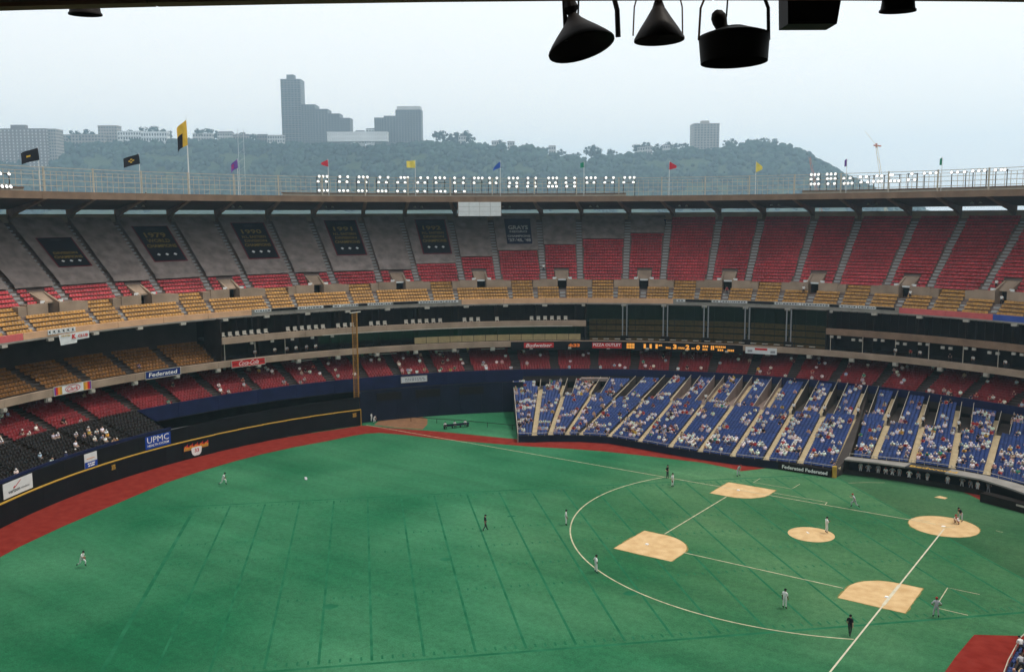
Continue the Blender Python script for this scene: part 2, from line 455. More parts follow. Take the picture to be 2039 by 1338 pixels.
# dirt cut-outs
def rounded_cut(x0, x1, y0, y1, corner, r):
    pts = []
    for cx, cy, a0 in ((x1, y1, 0), (x0, y1, 90), (x0, y0, 180), (x1, y0, 270)):
        sx = 1 if cx == x1 else -1; sy = 1 if cy == y1 else -1
        rr = r if (sx, sy) == corner else 0.15
        for a in range(0, 91, 10):
            an = R_(a0 + a); pts.append((cx - sx * rr + rr * math.cos(an), cy - sy * rr + rr * math.sin(an)))
    return pts
BS = 27.43
dirt_root = MB()
def dirt(name, pts):
    # spilled soil worked into the turf round the edge
    cx = sum(p[0] for p in pts) / len(pts); cy = sum(p[1] for p in pts) / len(pts); fr_ = []
    for i in range(len(pts)):
        a, b = Vector(pts[i]), Vector(pts[(i + 1) % len(pts)]); ns_ = max(1, int((b - a).length / .45))
        for t in np.arange(ns_) / ns_:
            p = a.lerp(b, t); d = (p - Vector((cx, cy))).normalized()
            p = p + d * rng.uniform(.04, .24); fr_.append((p.x, p.y))
    flat('spilled_dirt', fr_, 0.0095, 'dirt_fringe', field)
    return tag(flat(name, pts, 0.012, 'dirt'), kind='structure')
dirt('base_dirt', rounded_cut(22.6, 30.0, 23.2, 30.8, (-1, -1), 4.6))       # second
dirt('base_dirt', rounded_cut(22.9, 30.0, -2.9, 3.7, (-1, 1), 4.2))         # first
dirt('base_dirt', rounded_cut(-2.3, 4.2, 22.7, 30.2, (1, -1), 4.2))         # third
dirt('home_plate_dirt', disc_pts(0.2, 0.2, 4.05, 72))
tag(flat('base_dirt', [(3.9, -12.2), (2.5, -12.1), (2.3, -13.0), (3.4, -13.3)], 0.012, 'dirt'), kind='structure')   # on-deck circle
md = MB(); mx_, my_ = 59 * .3048 * S2, 59 * .3048 * S2
nn = 48; rings_ = [(2.75, 0.012), (2.2, 0.10), (1.2, 0.22), (0.5, 0.25)]
vs = []; fs = []
for r, z in rings_:
    vs += [(mx_ + r * math.cos(6.2832 * i / nn), my_ + r * math.sin(6.2832 * i / nn), z) for i in range(nn)]
for k in range(3):
    for i in range(nn): fs.append((k * nn + i, k * nn + (i + 1) % nn, (k + 1) * nn + (i + 1) % nn, (k + 1) * nn + i))
fs.append(tuple(range(3 * nn, 4 * nn)))
md.add(vs, fs)
tag(md.build('pitching_mound', MAT['dirt'], smooth=True), kind='structure')
tag(flat('bullpen_dirt', [(99.8, -1.0), (101.5, -4.0), (100.4, -6.4), (99.3, -9.0), (98.0, -12.0), (94.7, -10.4), (91.8, -7.0), (89.8, -3.4), (94.6, -1.7)], 0.012, 'dirt_dark'), kind='structure')

# painted lines
LINES = []
def line(pts, w, name='foul_line', z=0.018, m='line_white'):
    a = []; b = []
    for i, p in enumerate(pts):
        p0 = Vector(pts[max(i - 1, 0)]); p1 = Vector(pts[min(i + 1, len(pts) - 1)])
        d = (p1 - p0).normalized(); n = Vector((-d.y, d.x))
        a.append((p[0] + n.x * w / 2, p[1] + n.y * w / 2)); b.append((p[0] - n.x * w / 2, p[1] - n.y * w / 2))
    return tag(strip_mesh(a, b, z).build(name, MAT[m]), kind='structure')
line([(1.2, -0.06), (50, -0.06), (101.0, -0.06)], 0.16)
line([(-0.06, 1.2), (-0.06, 50), (-0.06, 101.0)], 0.16, m='chalk')
line([(-0.06, 23.2), (-0.06, 29.5)], 0.32, 'foul_line', 0.02, 'chalk')
mr_ = 60.5 * .3048 * S2
arc = [(mr_ + 28.956 * math.cos(R_(a)), mr_ + 28.956 * math.sin(R_(a))) for a in np.arange(-26.5, 116.6, 2.2)]
line(arc, 0.17, 'infield_arc')
line([(4.5, 27.4), (13.5, 27.4), (22.8, 27.4)], 0.16, 'base_line')
line([(27.4, 4.0), (27.4, 13.5), (27.4, 22.9)], 0.16, 'base_line')
line([(22.7, -1.5), (15.2, -1.4)], 0.11, 'running_lane')
line([(15.2, -1.4), (15.1, -0.2)], 0.11, 'running_lane')
line([(-4.4, 27.1), (-4.35, 21.0), (-7.4, 21.0)], 0.11, 'coach_box'); line([(-4.4, 27.1), (-7.4, 27.2)], 0.11, 'coach_box')
line([(27.0, -7.6), (27.0, -4.9), (21.3, -4.9), (21.2, -7.9)], 0.11, 'coach_box')
line([(15.6, -12.5), (13.4, -14.4), (11.3, -15.7)], 0.09, 'coach_box')
line([(-5.4, -1.7), (-6.2, -1.5)], 0.09, 'coach_box')
line([(0.35, 1.0), (-1.0, -0.4)], 0.14, 'batters_box', 0.022); line([(4.3, -0.7), (2.0, -0.7)], 0.12, 'batters_box', 0.022); line([(0.9, -0.3), (-0.4, -1.5)], 0.10, 'batters_box', 0.022)

# bases and plates
def bag(x, y, label):
    mb = MB(); s = 0.19
    mb.hexa([(x - s, y - s, 0.014), (x + s, y - s, 0.014), (x + s, y + s, 0.014), (x - s, y + s, 0.014),
             (x - s * .8, y - s * .8, 0.11), (x + s * .8, y - s * .8, 0.11), (x + s * .8, y + s * .8, 0.11), (x - s * .8, y + s * .8, 0.11)])
    tag(mb.build('base_bag', MAT['white_paint']), label, 'base', 'bases of the infield')
bag(BS, BS, 'white bag of second base alone in the middle of its dirt patch')
bag(BS - .19, .19, 'white bag of first base on the dirt below the dugout side stand')
bag(.19, BS - .19, 'white bag of third base beside the thick chalk line nearest the viewer')
mb = MB(); mb.add([(x, y, 0.03) for x, y in [(0, 0), (.3, 0), (.43, .13), (.43, .43), (.13, .43), (0, .3)]], [(0, 1, 2, 3, 4, 5)])
tag(mb.build('home_plate', MAT['white_paint']), 'white five-sided home plate in the big round dirt circle', 'home plate')
mb = MB(); mb.hexa([(mr_ + a, mr_ + b, z) for z in (0.24, 0.29) for a, b in ((-.25, .15), (.15, -.25), (.25, -.15), (-.15, .25))])
tag(mb.build('pitching_rubber', MAT['white_paint']), 'white pitching rubber on top of the round dirt mound', 'pitching rubber')
# litter bag blown on the outfield turf
mb = MB()
for i in range(3):
    x, y = 81.7 + .35 * i, 31.7 - .3 * i
    mb.add([(x, y, 0.02), (x + .35, y - .25, 0.04), (x + .5, y + .1, 0.16), (x + .15, y + .35, 0.1), (x + .25, y + .1, .2)], [(0, 1, 4), (1, 2, 4), (2, 3, 4), (3, 0, 4)])
tag(mb.build('paper_scrap', MAT['uniform_grey']), 'crumpled white paper scrap lying on the outfield turf', 'paper')

# ================================================================== STADIUM DECKS
SLOPE = (38.5 - 21.7) / (110.5 - 89.7)
def deckz(R, off=0.0): return 21.7 + (R - 89.7) * SLOPE + off
V0, VST = -1.35, 10.588                    # entrance tunnels of the upper deck: first angle and spacing
VOM = [V0 + VST * k for k in range(2, -12, -1)]
VISLO, VISHI = -124.0, 30.0                # arc of the bowl the photograph looks at

# --- seat template: backrest and folded seat pan (x across, y outwards, z up, origin on the tread)
def seat_arrays(w=0.54):
    h = w / 2
    v = []; f = []
    def bx(y0, y1, z0, z1, dy=0.0, hw=h):
        n = len(v)
        v.extend([(-hw, y0, z0), (hw, y0, z0), (hw, y1, z0), (-hw, y1, z0), (-hw * .97, y0 + dy, z1), (hw * .97, y0 + dy, z1), (hw * .97, y1 + dy, z1), (-hw * .97, y1 + dy, z1)])
        f.extend([tuple(n + i for i in q) for q in ((4, 5, 6, 7), (0, 1, 5, 4), (1, 2, 6, 5), (2, 3, 7, 6), (3, 0, 4, 7))])
    bx(0.40, 0.47, 0.34, 0.80, 0.09)
    bx(0.16, 0.42, 0.36, 0.43, 0.0)
    return np.array(v), np.array(f)
SV, SF = seat_arrays()

def seats_mesh(name, items, m):
    """items: list of (x, y, z, outward angle in degrees)"""
    A = np.array(items, float)
    n = len(A)
    if n == 0: return None
    t = np.radians(A[:, 3])[:, None]
    c, s = np.cos(t), np.sin(t)
    # outward = (c, s), across = (-s, c)
    X = A[:, 0:1] + SV[None, :, 1] * c - SV[None, :, 0] * s
    Y = A[:, 1:2] + SV[None, :, 1] * s + SV[None, :, 0] * c
    Z = A[:, 2:3] + SV[None, :, 2]
    co = np.stack([X, Y, Z], -1).reshape(-1, 3)
    F = (SF[None] + (np.arange(n) * len(SV))[:, None, None]).reshape(-1, 4)
    me = bpy.data.meshes.new(name)
    me.vertices.add(len(co)); me.vertices.foreach_set('co', co.ravel())
    me.loops.add(F.size); me.loops.foreach_set('vertex_index', F.ravel().astype(np.int32))
    me.polygons.add(len(F)); me.polygons.foreach_set('loop_start', np.arange(0, F.size, 4, dtype=np.int32))
    me.materials.append(MAT[m]); me.update(calc_edges=True)
    return me

def arc_seats(R, z, thA, thB, pitch=0.56):
    """seats along an arc between two angles (thA > thB)"""
    L = R_(thA - thB) * R
    n = int(L / pitch)
    out = []
    for i in range(n):
        th = thA - (i + 0.5 + (L / pitch - n) / 2) * pitch / L * (thA - thB)
        out.append((*pol(R, th)[:2], z, th))
    return out

TREAD, RISE = 0.75, 0.75 * SLOPE
NY, NR = 6, 22
def rowR(i): return 90.0 + TREAD * i       # inner edge of tread i
def rowZ(i): return deckz(rowR(i)) - 0.62

upper = empty('upper_deck', pol(90, -45, 0), 'steep upper deck with red and mustard seats, concrete aisles and entrance tunnels', 'grandstand')
# stepped concrete, the whole ring
prof = [(89.9, 20.75), (89.9, rowZ(0))]
for i in range(NY + NR):
    prof += [(rowR(i), rowZ(i)), (rowR(i + 1) , rowZ(i))]
prof += [(111.4, rowZ(NY + NR - 1)), (111.4, 39.5), (111.8, 39.5), (111.8, 34.2), (91.2, 20.3), (89.9, 20.3), (89.9, 20.75)]
cutp = [(89.9, 20.75), (89.9, rowZ(0))]
for i in range(4): cutp += [(rowR(i), rowZ(i)), (rowR(i + 1), rowZ(i))]
cutp += [(rowR(NY + 4) - .02, rowZ(3)), (rowR(NY + 4) - .02, rowZ(NY + 4))]
for i in range(NY + 4, NY + NR): cutp += [(rowR(i), rowZ(i)), (rowR(i + 1), rowZ(i))]
cutp += prof[-7:]
edge = VISHI + 60
for v in VOM + [None]:
    mb = MB()
    if v is None or v < VISLO:
        mb.sweep(prof, edge, VISLO - 30, 2.0); mb.build('stepped_slab', MAT['tread_concrete'], upper); break
    mb.sweep(prof, edge, v + .62, 2.0); mb.build('stepped_slab', MAT['tread_concrete'], upper)
    mb = MB(); mb.sweep(cutp, v + .62, v - .62, 2.0); mb.build('stepped_slab', MAT['tread_concrete'], upper)
    edge = v - .62
mb = MB(); mb.sweep(prof, VISLO - 30, VISHI + 60 - 360, 4.0)
mb.build('stepped_slab', MAT['step_concrete'], upper)
# low parapet behind the top row, bay by bay
cols = [11.2, 5.99, 0.4, -4.34, -9.68, -14.73, -20.32, -25.42, -31.22, -36.04, -42.05, -46.81, -52.29, -57.08, -62.72, -67.8, -73.08, -78.1, -83.41, -88.4, -93.53, -98.45, -103.63, -108.7, -113.9]
posts_th = [20.7, 15.15] + [9.62 - 5.475 * k for k in range(23)]
while len(posts_th) < len(cols): posts_th.append(posts_th[-1] - 5.475)
for i in range(len(cols) - 1):
    mb = MB(); mb.polbox(110.95, 111.35, cols[i] - 0.25, cols[i + 1] + 0.25, 38.0, 39.52)
    mb.build('parapet_panel', MAT['concrete'], upper)

# fascia of the upper deck: painted lengths
FASC = [(30, 14.7, 'pink'), (14.7, -12.9, 'peach'), (-12.9, -40.6, 'fascia_grey'), (-40.6, -68.9, 'peach'), (-68.9, -97.0, 'fascia_grey'), (-97.0, -107.6, 'pink'), (-107.6, -124, 'fascia_blue')]
for a, b, m in FASC:
    n = max(1, round((a - b) / 5.294))
    for k in range(n):
        t0 = a - (a - b) * k / n; t1 = a - (a - b) * (k + 1) / n
        mb = MB(); mb.polbox(89.48, 89.88, t0 - .02, t1 + .02, 20.75, 21.72)
        mb.build('fascia_panel', MAT[m], upper)
mb = MB(); mb.polbox(89.3, 89.95, 30, -124, 20.48, 20.73); mb.build('ledge', MAT['fascia_grey'], upper)
mb = MB()
for t in np.arange(30, -124, -0.25): mb.polbox(89.6, 89.66, t, t - 0.03, 21.72, 22.35)
mb.polbox(89.58, 89.68, 30, -124, 22.3, 22.36)
# (kept low and thin: a pipe guard on top of the fascia)
for k in range(30):
    t = 27.6 - 5.294 * k
    mb2 = MB(); mb2.polbox(89.15, 89.75, t + .32, t - .32, 20.05, 20.47); mb2.build('bracket', MAT['chair_white'], upper)

# printed standings strip along two grey lengths of the fascia
for a, b in ((-13.2, -40.2), (-69.3, -96.6)):
    t = a; strip = 0
    while t > b + 1:
        wdt = rng.choice([1.2, 2.2, 3.4])
        t1 = max(b, t - wdt)
        mb = MB(); mb.polbox(89.40, 89.46, t - .06, t1 + .06, 21.2, 21.66)
        mb.build('fascia_sign', MAT['banner_black' if strip % 3 == 1 else 'panel_white'], upper)
        if strip % 3 != 1:
            mb = MB()
            tt = t - .2
            while tt > t1 + .3:
                l = rng.uniform(.1, .35); mb.polbox(89.37, 89.39, tt, tt - l, 21.32, 21.54); tt -= l + .1
            if mb.v: mb.build('lettering', MAT['charcoal'], upper)
        t = t1; strip += 1

# aisles, seat blocks, tunnels
AIS = 0.40                                 # half width of an aisle in degrees
red_edges = []
for v in VOM: red_edges += [v + 2.38, v - 2.38]
def tarp_from(th):
    """first covered row radius in the section at this angle, None when all seats show"""
    if th > -35.2: return 97.3
    for lim, r in ((-41.2, 98.6), (-46.6, 100.2), (-51.8, 101.7), (-57.1, 103.2), (-62.4, 104.7), (-67.6, 106.2)):
        if th > lim: return r
    return None
tarps = []
for i in range(len(red_edges) - 1):
    a, b = red_edges[i] - AIS, red_edges[i + 1] + AIS
    mid = (a + b) / 2
    if mid > 27 or mid < -118: continue
    narrow = (i % 2 == 0)
    cov = tarp_from(mid)
    items = []
    for r in range(NY, NY + NR):
        R = rowR(r)
        if cov and R > cov - 0.3: break
        if narrow and r < NY + 4:
            items += arc_seats(R, rowZ(r), a, mid + 0.9) + arc_seats(R, rowZ(r), mid - 0.9, b)
        else:
            items += arc_seats(R, rowZ(r), a, b)
    me = seats_mesh('red_seats', items, 'red_seat')
    if me: tag(link('red_seats', me, upper), kind='stuff')
    if cov: tarps.append((a + .04, b - .04, cov, mid))
# aisle stairs of the red seats
for e in red_edges:
    if e > 28 or e < -119: continue
    mb = MB()
    for r in range(NY + 1, NY + NR):
        for h in (0, 1):
            R = rowR(r) + h * TREAD / 2
            mb.polbox(R - TREAD / 2 + 0.002, R + TREAD / 2 - 0.002, e + AIS - .06, e - AIS + .06, rowZ(r) - RISE, rowZ(r) - RISE / 2 * (1 - h) + 0.01)
    mb.build('aisle_stair', MAT['stair_grey'], upper)
# mustard seats
for k, v in enumerate(VOM):
    if v > 26 or v < -118: continue
    vn = v - VST
    e = 3.8
    # in front of the tunnel: four rows; between tunnels: six rows
    for (a, b, nrow, split) in ((v + e - .35, v - e + .35, 4, v < -50), (v - e - .05, vn + e + .05, 6, False)):
        items = []
        for r in range(nrow):
            if split:
                items += arc_seats(rowR(r), rowZ(r), a, v + .35) + arc_seats(rowR(r), rowZ(r), v - .35, b)
            else:
                items += arc_seats(rowR(r), rowZ(r), a, b)
        tag(link('mustard_seats', seats_mesh('mustard_seats', items, 'yellow_seat'), upper), kind='stuff')
    for s in (1, -1) + ((0,) if v < -50 else ()):
        c = v + s * (e - .15)
        mb = MB()
        for r in range(0, 4):
            for h in (0, 1):
                R = rowR(r) + h * TREAD / 2
                mb.polbox(R - TREAD / 2 + 0.002 + (TREAD / 2 if r == 0 and h == 0 else 0), R + TREAD / 2 - 0.002, c + .34, c - .34, rowZ(r) - RISE, rowZ(r) - RISE / 2 * (1 - h) + 0.01)
        mb.build('aisle_stair', MAT['stair_grey'], upper)
# entrance tunnels
for k, v in enumerate(VOM):
    if v > 26 or v < -118: continue
    z0 = rowZ(3); R0 = rowR(4) + .1
    # concrete front walls either side of the opening, stepping up to the outer ends
    top = rowZ(6) + .55
    for s in (1, -1):
        wall = MB()
        wall.polbox(R0, R0 + .25, v + s * 0.62, v + s * 2.9, z0, top)
        wall.polbox(R0 + .1, R0 + 1.7, v + s * 2.88, v + s * 3.85, z0, top - .25)
        wall.polbox(R0 + .2, R0 + 1.6, v + s * 0.66, v + s * 2.89, top - .3, top - .1)
        w = wall.build('tunnel_wall', MAT['concrete'], upper)
    tw = MB()
    zt = rowZ(NY + 2)
    for s in (1, -1):                       # cheek walls following the rake
        p = [pol(R0, v + s * .62, z0), pol(R0 + 3.9, v + s * .62, z0), pol(R0 + 3.9, v + s * .86, z0), pol(R0, v + s * .86, z0),
             pol(R0, v + s * .62, top), pol(R0 + 3.9, v + s * .62, zt + .95), pol(R0 + 3.9, v + s * .86, zt + .95), pol(R0, v + s * .86, top)]
        tw.hexa(p)
    tw.polbox(R0 + 3.75, R0 + 4.0, v + .86, v - .86, z0, zt + .95)
    tw.build('cheek_wall', MAT['concrete'], w)
    sl = MB()                               # sloping slab over the tunnel and the dark mouth under it
    sl.hexa([pol(R0 + 1.3, v + .62, top - .15), pol(R0 + 3.7, v + .62, zt + .5), pol(R0 + 3.7, v - .62, zt + .5), pol(R0 + 1.3, v - .62, top - .15),
             pol(R0 + 1.3, v + .62, top + .1), pol(R0 + 3.7, v + .62, zt + .75), pol(R0 + 3.7, v - .62, zt + .75), pol(R0 + 1.3, v - .62, top + .1)])
    sl.build('head_slab', MAT['concrete'], w)
    dk = MB(); dk.polbox(R0 + 2.6, R0 + 2.7, v + .62, v - .62, z0, top - .1); dk.build('doorway_shade', MAT['black_and_shade'], w)  # black sheet standing for the shade inside the tunnel
    if -100 < v < -25 and k % 1 == 0:
        wb = MB(); wb.polbox(R0 + 1.2, R0 + 1.35, v + .5, v - .5, top - .35, top - .02); wb.build('doorway_sign', MAT['panel_white'], w)
    for s in (1, -1):
        rl = MB(); rl.polbox(R0 + .4, R0 + .5, v + s * .75, v + s * 1.25, top, top + .4); rl.build('blue_sign', MAT['bldg_white'], w)

# grey tarpaulins over the unused seats
ONES = 'zero one two three four five six seven eight nine ten eleven twelve thirteen fourteen fifteen sixteen seventeen eighteen nineteen'.split()
def words(n):
    if n < 20: return ONES[n]
    t = ('', '', 'twenty', 'thirty', 'forty', 'fifty', 'sixty')[n // 10]
    return t if n % 10 == 0 else t + '-' + ONES[n % 10]
SECT_WORDS = ['first', 'second', 'third', 'fourth', 'fifth', 'sixth', 'seventh', 'eighth', 'ninth', 'tenth', 'eleventh', 'twelfth', 'thirteenth', 'fourteenth', 'fifteenth', 'sixteenth', 'seventeenth', 'eighteenth', 'nineteenth', 'twentieth']
BAN = [('division', 5.45, 1.85, 106.2, 100.15), ('world79', -4.95, -8.75, 108.4, 100.35), ('y1990', -15.7, -19.45, 109.0, 100.2), ('y1991', -26.35, -30.1, 109.5, 100.45), ('y1992', -37.0, -40.65, 109.6, 100.4), ('grays', -47.6, -50.95, 109.7, 102.65)]
NB = {'division': 'the leftmost faded banner', 'world79': 'the WORLD CHAMPIONS banner', 'y1990': 'the third banner from the left', 'y1991': 'the fourth banner from the left', 'y1992': 'the fifth banner from the left', 'grays': 'the navy Grays banner'}
def tarpz(R): return deckz(R) + 0.36
seen_t = {}
for n, (a, b, cov, mid) in enumerate(tarps):
    mb = MB(); nt_ = 7; nr_ = int((110.6 - cov) / 0.25)
    vs = []
    for j in range(nr_ + 1):
        R = cov + (110.6 - cov) * j / nr_
        for i in range(nt_ + 1):
            th = a + (b - a) * i / nt_
            ph = ((R - 90.0) % TREAD) / TREAD
            z = tarpz(R) - 0.10 * abs(ph - 0.62) + 0.13 * noise.noise(Vector((th * 1.7, R * 0.7, n * 3.1)))
            if j == 0: z -= 0.35
            vs.append(pol(R, th, z))
    fs = [(j * (nt_ + 1) + i, j * (nt_ + 1) + i + 1, (j + 1) * (nt_ + 1) + i + 1, (j + 1) * (nt_ + 1) + i) for j in range(nr_) for i in range(nt_)]
    mb.add(vs, fs)
    under = [bn for bn in BAN if bn[1] <= a + .5 and bn[2] >= b - .5]
    if under: lab = 'grey tarpaulin over upper deck seats, lying under ' + NB[under[0][0]]
    else:
        nxt = [bn for bn in BAN if bn[1] < mid]
        if nxt: lab = 'grey tarpaulin over upper deck seats, just left of ' + NB[nxt[0][0]]
        else: lab = 'grey tarpaulin over the top rows, %s section to the right of the Grays banner' % SECT_WORDS[len(seen_t)]; seen_t[n] = 1
    if mid > 6.5 and not under: lab = 'grey tarpaulin over upper deck seats, %s one at the left edge' % SECT_WORDS[n]
    tag(mb.build('seat_tarpaulin', MAT['tarp'], smooth=True), lab, 'tarpaulin', 'tarpaulins over unused upper seats')

# championship banners
BT = {'division': ('banner_black', [('DIVISION', .42, .50, .16, .84), ('CHAMPIONS', .28, .37, .10, .90)], 'black banner reading DIVISION CHAMPIONS with three white diamonds, leftmost on tarps'),
      'world79': ('banner_black', [('1979', .66, .80, .2, .8), ('WORLD', .52, .62, .18, .82), ('CHAMPIONS', .38, .47, .08, .92)], 'black banner reading 1979 WORLD CHAMPIONS in gold with three diamonds'),
      'y1990': ('banner_black', [('1990', .68, .80, .2, .8), ('N.L. EASTERN', .56, .63, .14, .86), ('DIVISION', .45, .52, .16, .84), ('CHAMPIONS', .33, .41, .10, .90)], 'black banner reading 1990 N.L. EASTERN DIVISION CHAMPIONS, third from the left'),
      'y1991': ('banner_black', [('1991', .68, .80, .2, .8), ('N.L. EASTERN', .56, .63, .14, .86), ('DIVISION', .45, .52, .16, .84), ('CHAMPIONS', .33, .41, .10, .90)], 'black banner reading 1991 N.L. EASTERN DIVISION CHAMPIONS, fourth from the left'),
      'y1992': ('banner_black', [('1992', .68, .80, .2, .8), ('N.L. EASTERN', .56, .63, .14, .86), ('DIVISION', .45, .52, .16, .84), ('CHAMPIONS', .33, .41, .10, .90)], 'black banner reading 1992 N.L. EASTERN DIVISION CHAMPIONS, fifth from the left'),
      'grays': ('banner_navy', [('GRAYS', .56, .72, .14, .86), ('NEGRO', .44, .52, .18, .82), ('CHAMPIONS', .27, .35, .08, .92), ("'37-'45, '48", .08, .22, .10, .92)], "navy banner reading GRAYS CHAMPIONS '37-'45, '48 in pale letters")}
for key, tL, tR, Rt, Rb in BAN:
    m, lines, lab = BT[key]
    def bmap(off):
        return lambda u, v: pol(Rb + (Rt - Rb) * v, tL + (tR - tL) * u, tarpz(Rb + (Rt - Rb) * v) + off)
    root = empty('championship_banner', pol(Rb, (tL + tR) / 2, tarpz(Rb)), lab, 'banner', 'championship banners on the upper deck')
    def sheet(f, u0, u1, v0, v1, name, mm):
        mb = MB(); n = 8
        vs = [f(u0 + (u1 - u0) * i / n, v0 + (v1 - v0) * j / n) for j in range(n + 1) for i in range(n + 1)]
        mb.add(vs, [(j * 9 + i, j * 9 + i + 1, (j + 1) * 9 + i + 1, (j + 1) * 9 + i) for j in range(n) for i in range(n)])
        return mb.build(name, MAT[mm], root)
    if key != 'grays': sheet(bmap(.09), 0, 1, 0, 1, 'border', 'banner_red')
    sheet(bmap(.12), .035, .965, .02, .985, 'cloth', m)
    mb = MB()
    for s, v0, v1, u0, u1 in lines: put_text(mb, s, bmap(.15), u0, u1, v0, v1, bold=0.03)
    mb.build('lettering', MAT['bldg_light' if key == 'grays' else 'gold'], root)
    if key != 'grays':
        for c in (.26, .5, .74):
            d = MB(); f = bmap(.15); d.add([f(c - .055, .19), f(c, .155), f(c + .055, .19), f(c, .225)], [(0, 1, 2, 3)]); d.build('diamond', MAT['white_paint'], root)
        e_ = MB(); f = bmap(.15); e_.add([f(.5 + .16 * math.cos(a) * (1 + .35 * math.cos(5 * a)), .9 + .035 * math.sin(a)) for a in np.linspace(0, 6.283, 24)], [tuple(range(24))]); e_.build('emblem', MAT['charcoal'], root)

# ================================================================== ROOF RING
RI = 92.2
roof = empty('stadium_roof', pol(100, -45, 42), 'thin brown roof ring with tapered beams over the upper deck', 'roof')
def roofz(R): return 41.8 - (R - RI) * (41.8 - 40.35) / (111.0 - RI)
def edgeR(th):
    th = th % 360
    if th > 180: th -= 360
    b = .155 * (119.1 - th)
    w = max(0.0, min(1.0, (th - 98) / 8.0, (142 - th) / 8.0))
    return RI + b * w
def edge_sweep(prof, a, b, name, m, n):
    """profile given as (offset from the roof edge or absolute radius, z)"""
    mb = MB(); vs = []; k = len(prof)
    for i in range(n + 1):
        t = a + (b - a) * i / n
        vs += [pol(edgeR(t) + R if R < 20 else R, t, z) for R, z in prof]
    fs = [(i * k + j, i * k + (j + 1) % k, (i + 1) * k + (j + 1) % k, (i + 1) * k + j) for i in range(n) for j in range(k)] + [tuple(range(k)), tuple(range(n * k + k - 1, n * k - 1, -1))]
    mb.add(vs, fs); mb.build(name, MAT[m], roof)
for a, b, st in ((60, -150, 2.0), (-150, -300, 2.0)):
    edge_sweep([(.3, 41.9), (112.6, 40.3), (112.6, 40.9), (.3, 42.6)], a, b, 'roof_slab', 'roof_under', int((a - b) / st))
for k in range(68):
    t = 26.0 - 5.294 * k
    zf = 41.84 if 95 < (t % 360) < 150 else 41.78
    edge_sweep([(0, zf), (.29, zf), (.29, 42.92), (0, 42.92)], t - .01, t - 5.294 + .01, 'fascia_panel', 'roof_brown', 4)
# beams and columns
def beam(ti, to, near=False):
    mb = MB(); w = .33
    def ring(R, t, z0, z1, half):
        return [pol(R, t + half, z0), pol(R, t - half, z0), pol(R, t - half, z1), pol(R, t + half, z1)]
    st = [(97.0, ti, roofz(97) - .35, roofz(97) - .02) if near else (RI + .4, ti, 41.72, 41.83), (100, ti + (to - ti) * .42, roofz(100) - .62, roofz(100) - .02), (107, ti + (to - ti) * .8, roofz(107) - 1.0, roofz(107) - .02), (110.9, to, roofz(110.9) - 1.75, roofz(110.9) - .02), (111.7, to, 36.5, roofz(111.7) - .02)]
    vs = []
    for R, t, z0, z1 in st: vs += ring(R, t, z0, z1, math.degrees(w / R))
    fs = [(0, 1, 2, 3), (19, 18, 17, 16)]
    for i in range(4):
        for k in range(4): fs.append((4 * i + k, 4 * i + (k + 1) % 4, 4 * i + 4 + (k + 1) % 4, 4 * i + 4 + k))
    mb.add(vs, fs); mb.build('roof_beam', MAT['roof_brown'], roof)
for i in range(1, len(cols)): beam(posts_th[i + 1] if i + 1 < len(posts_th) else cols[i], cols[i])
for k in range(9):
    t = 141.5 - 5.294 * k
    beam(t, t, True)
# small lamps under the roof, two in every other bay
for k in range(0, len(posts_th) - 1, 2):
    for d in (1.9, 2.75):
        t = posts_th[k] - d
        mb = MB(); mb.tube([pol(100.5, t, roofz(100.5) - .05), pol(100.5, t, roofz(100.5) - .45)], .16, 8, r1=.34); mb.build('downlight', MAT['chair_white'], roof)

# railing on the roof edge
rail = empty('roof_railing', pol(RI, -45, 42.9), 'tall pale pipe railing along the top of the stadium roof', 'railing')
for z in (46.6, 45.5, 44.65, 43.8):
    mb = MB(); mb.polbox(RI + .3, RI + .38, 30, -125, z - .05, z + .05); mb.build('rail', MAT['rail_tan'], rail)
for t in posts_th:
    mb = MB(); mb.polbox(RI + .38, RI + .6, t + .07, t - .07, 42.5, 46.75); mb.build('post', MAT['rail_tan'], rail)
for i in range(len(posts_th) - 1):
    mb = MB(); a, b = posts_th[i], posts_th[i + 1]
    for k in range(1, 9):
        t = a + (b - a) * k / 9; mb.polbox(RI + 4.2, RI + 4.27, t + .02, t - .02, 42.3, 46.3)
    mb.polbox(RI + 4.28, RI + 4.36, a - .02, b + .02, 46.2, 46.28)
    mb.build('rear_mesh', MAT['rail_tan'], rail)
# service walkway behind the railing
for a, b in ((-18.4, -62.5), (-84.3, -125), (30, 11.5)):
    mb = MB(); mb.polbox(RI + 1.0, RI + 1.8, a, b, 43.35, 43.55); mb.build('walkway', MAT['roof_brown'], rail)
    mb = MB(); mb.polbox(RI + 1.2, RI + 1.35, a, b, 42.62, 43.34); mb.build('walkway_kerb', MAT['rail_tan'], rail)

# floodlight banks: every lamp is a round head with a glowing lens
lamp_mb = MB()
n = 12
lamp_mb.add([(0.34 * math.cos(6.2832 * i / n), 0, 0.34 * math.sin(6.2832 * i / n)) for i in range(n)] + [(0.2 * math.cos(6.2832 * i / n), .38, 0.2 * math.sin(6.2832 * i / n)) for i in range(n)],
            [(i, (i + 1) % n, n + (i + 1) % n, n + i) for i in range(n)] + [tuple(range(n, 2 * n))])
LAMP_HOUSE = lamp_mb.mesh('lamp_housing', MAT['dark_metal'], True)
lens_mb = MB(); lens_mb.add([(0.27 * math.cos(6.2832 * i / n), -.01, 0.27 * math.sin(6.2832 * i / n)) for i in range(n)] + [(0, -.07, 0)], [(i, (i + 1) % n, n) for i in range(n)])
LAMP_LENS = lens_mb.mesh('lens', MAT['lamp_lens'], True)
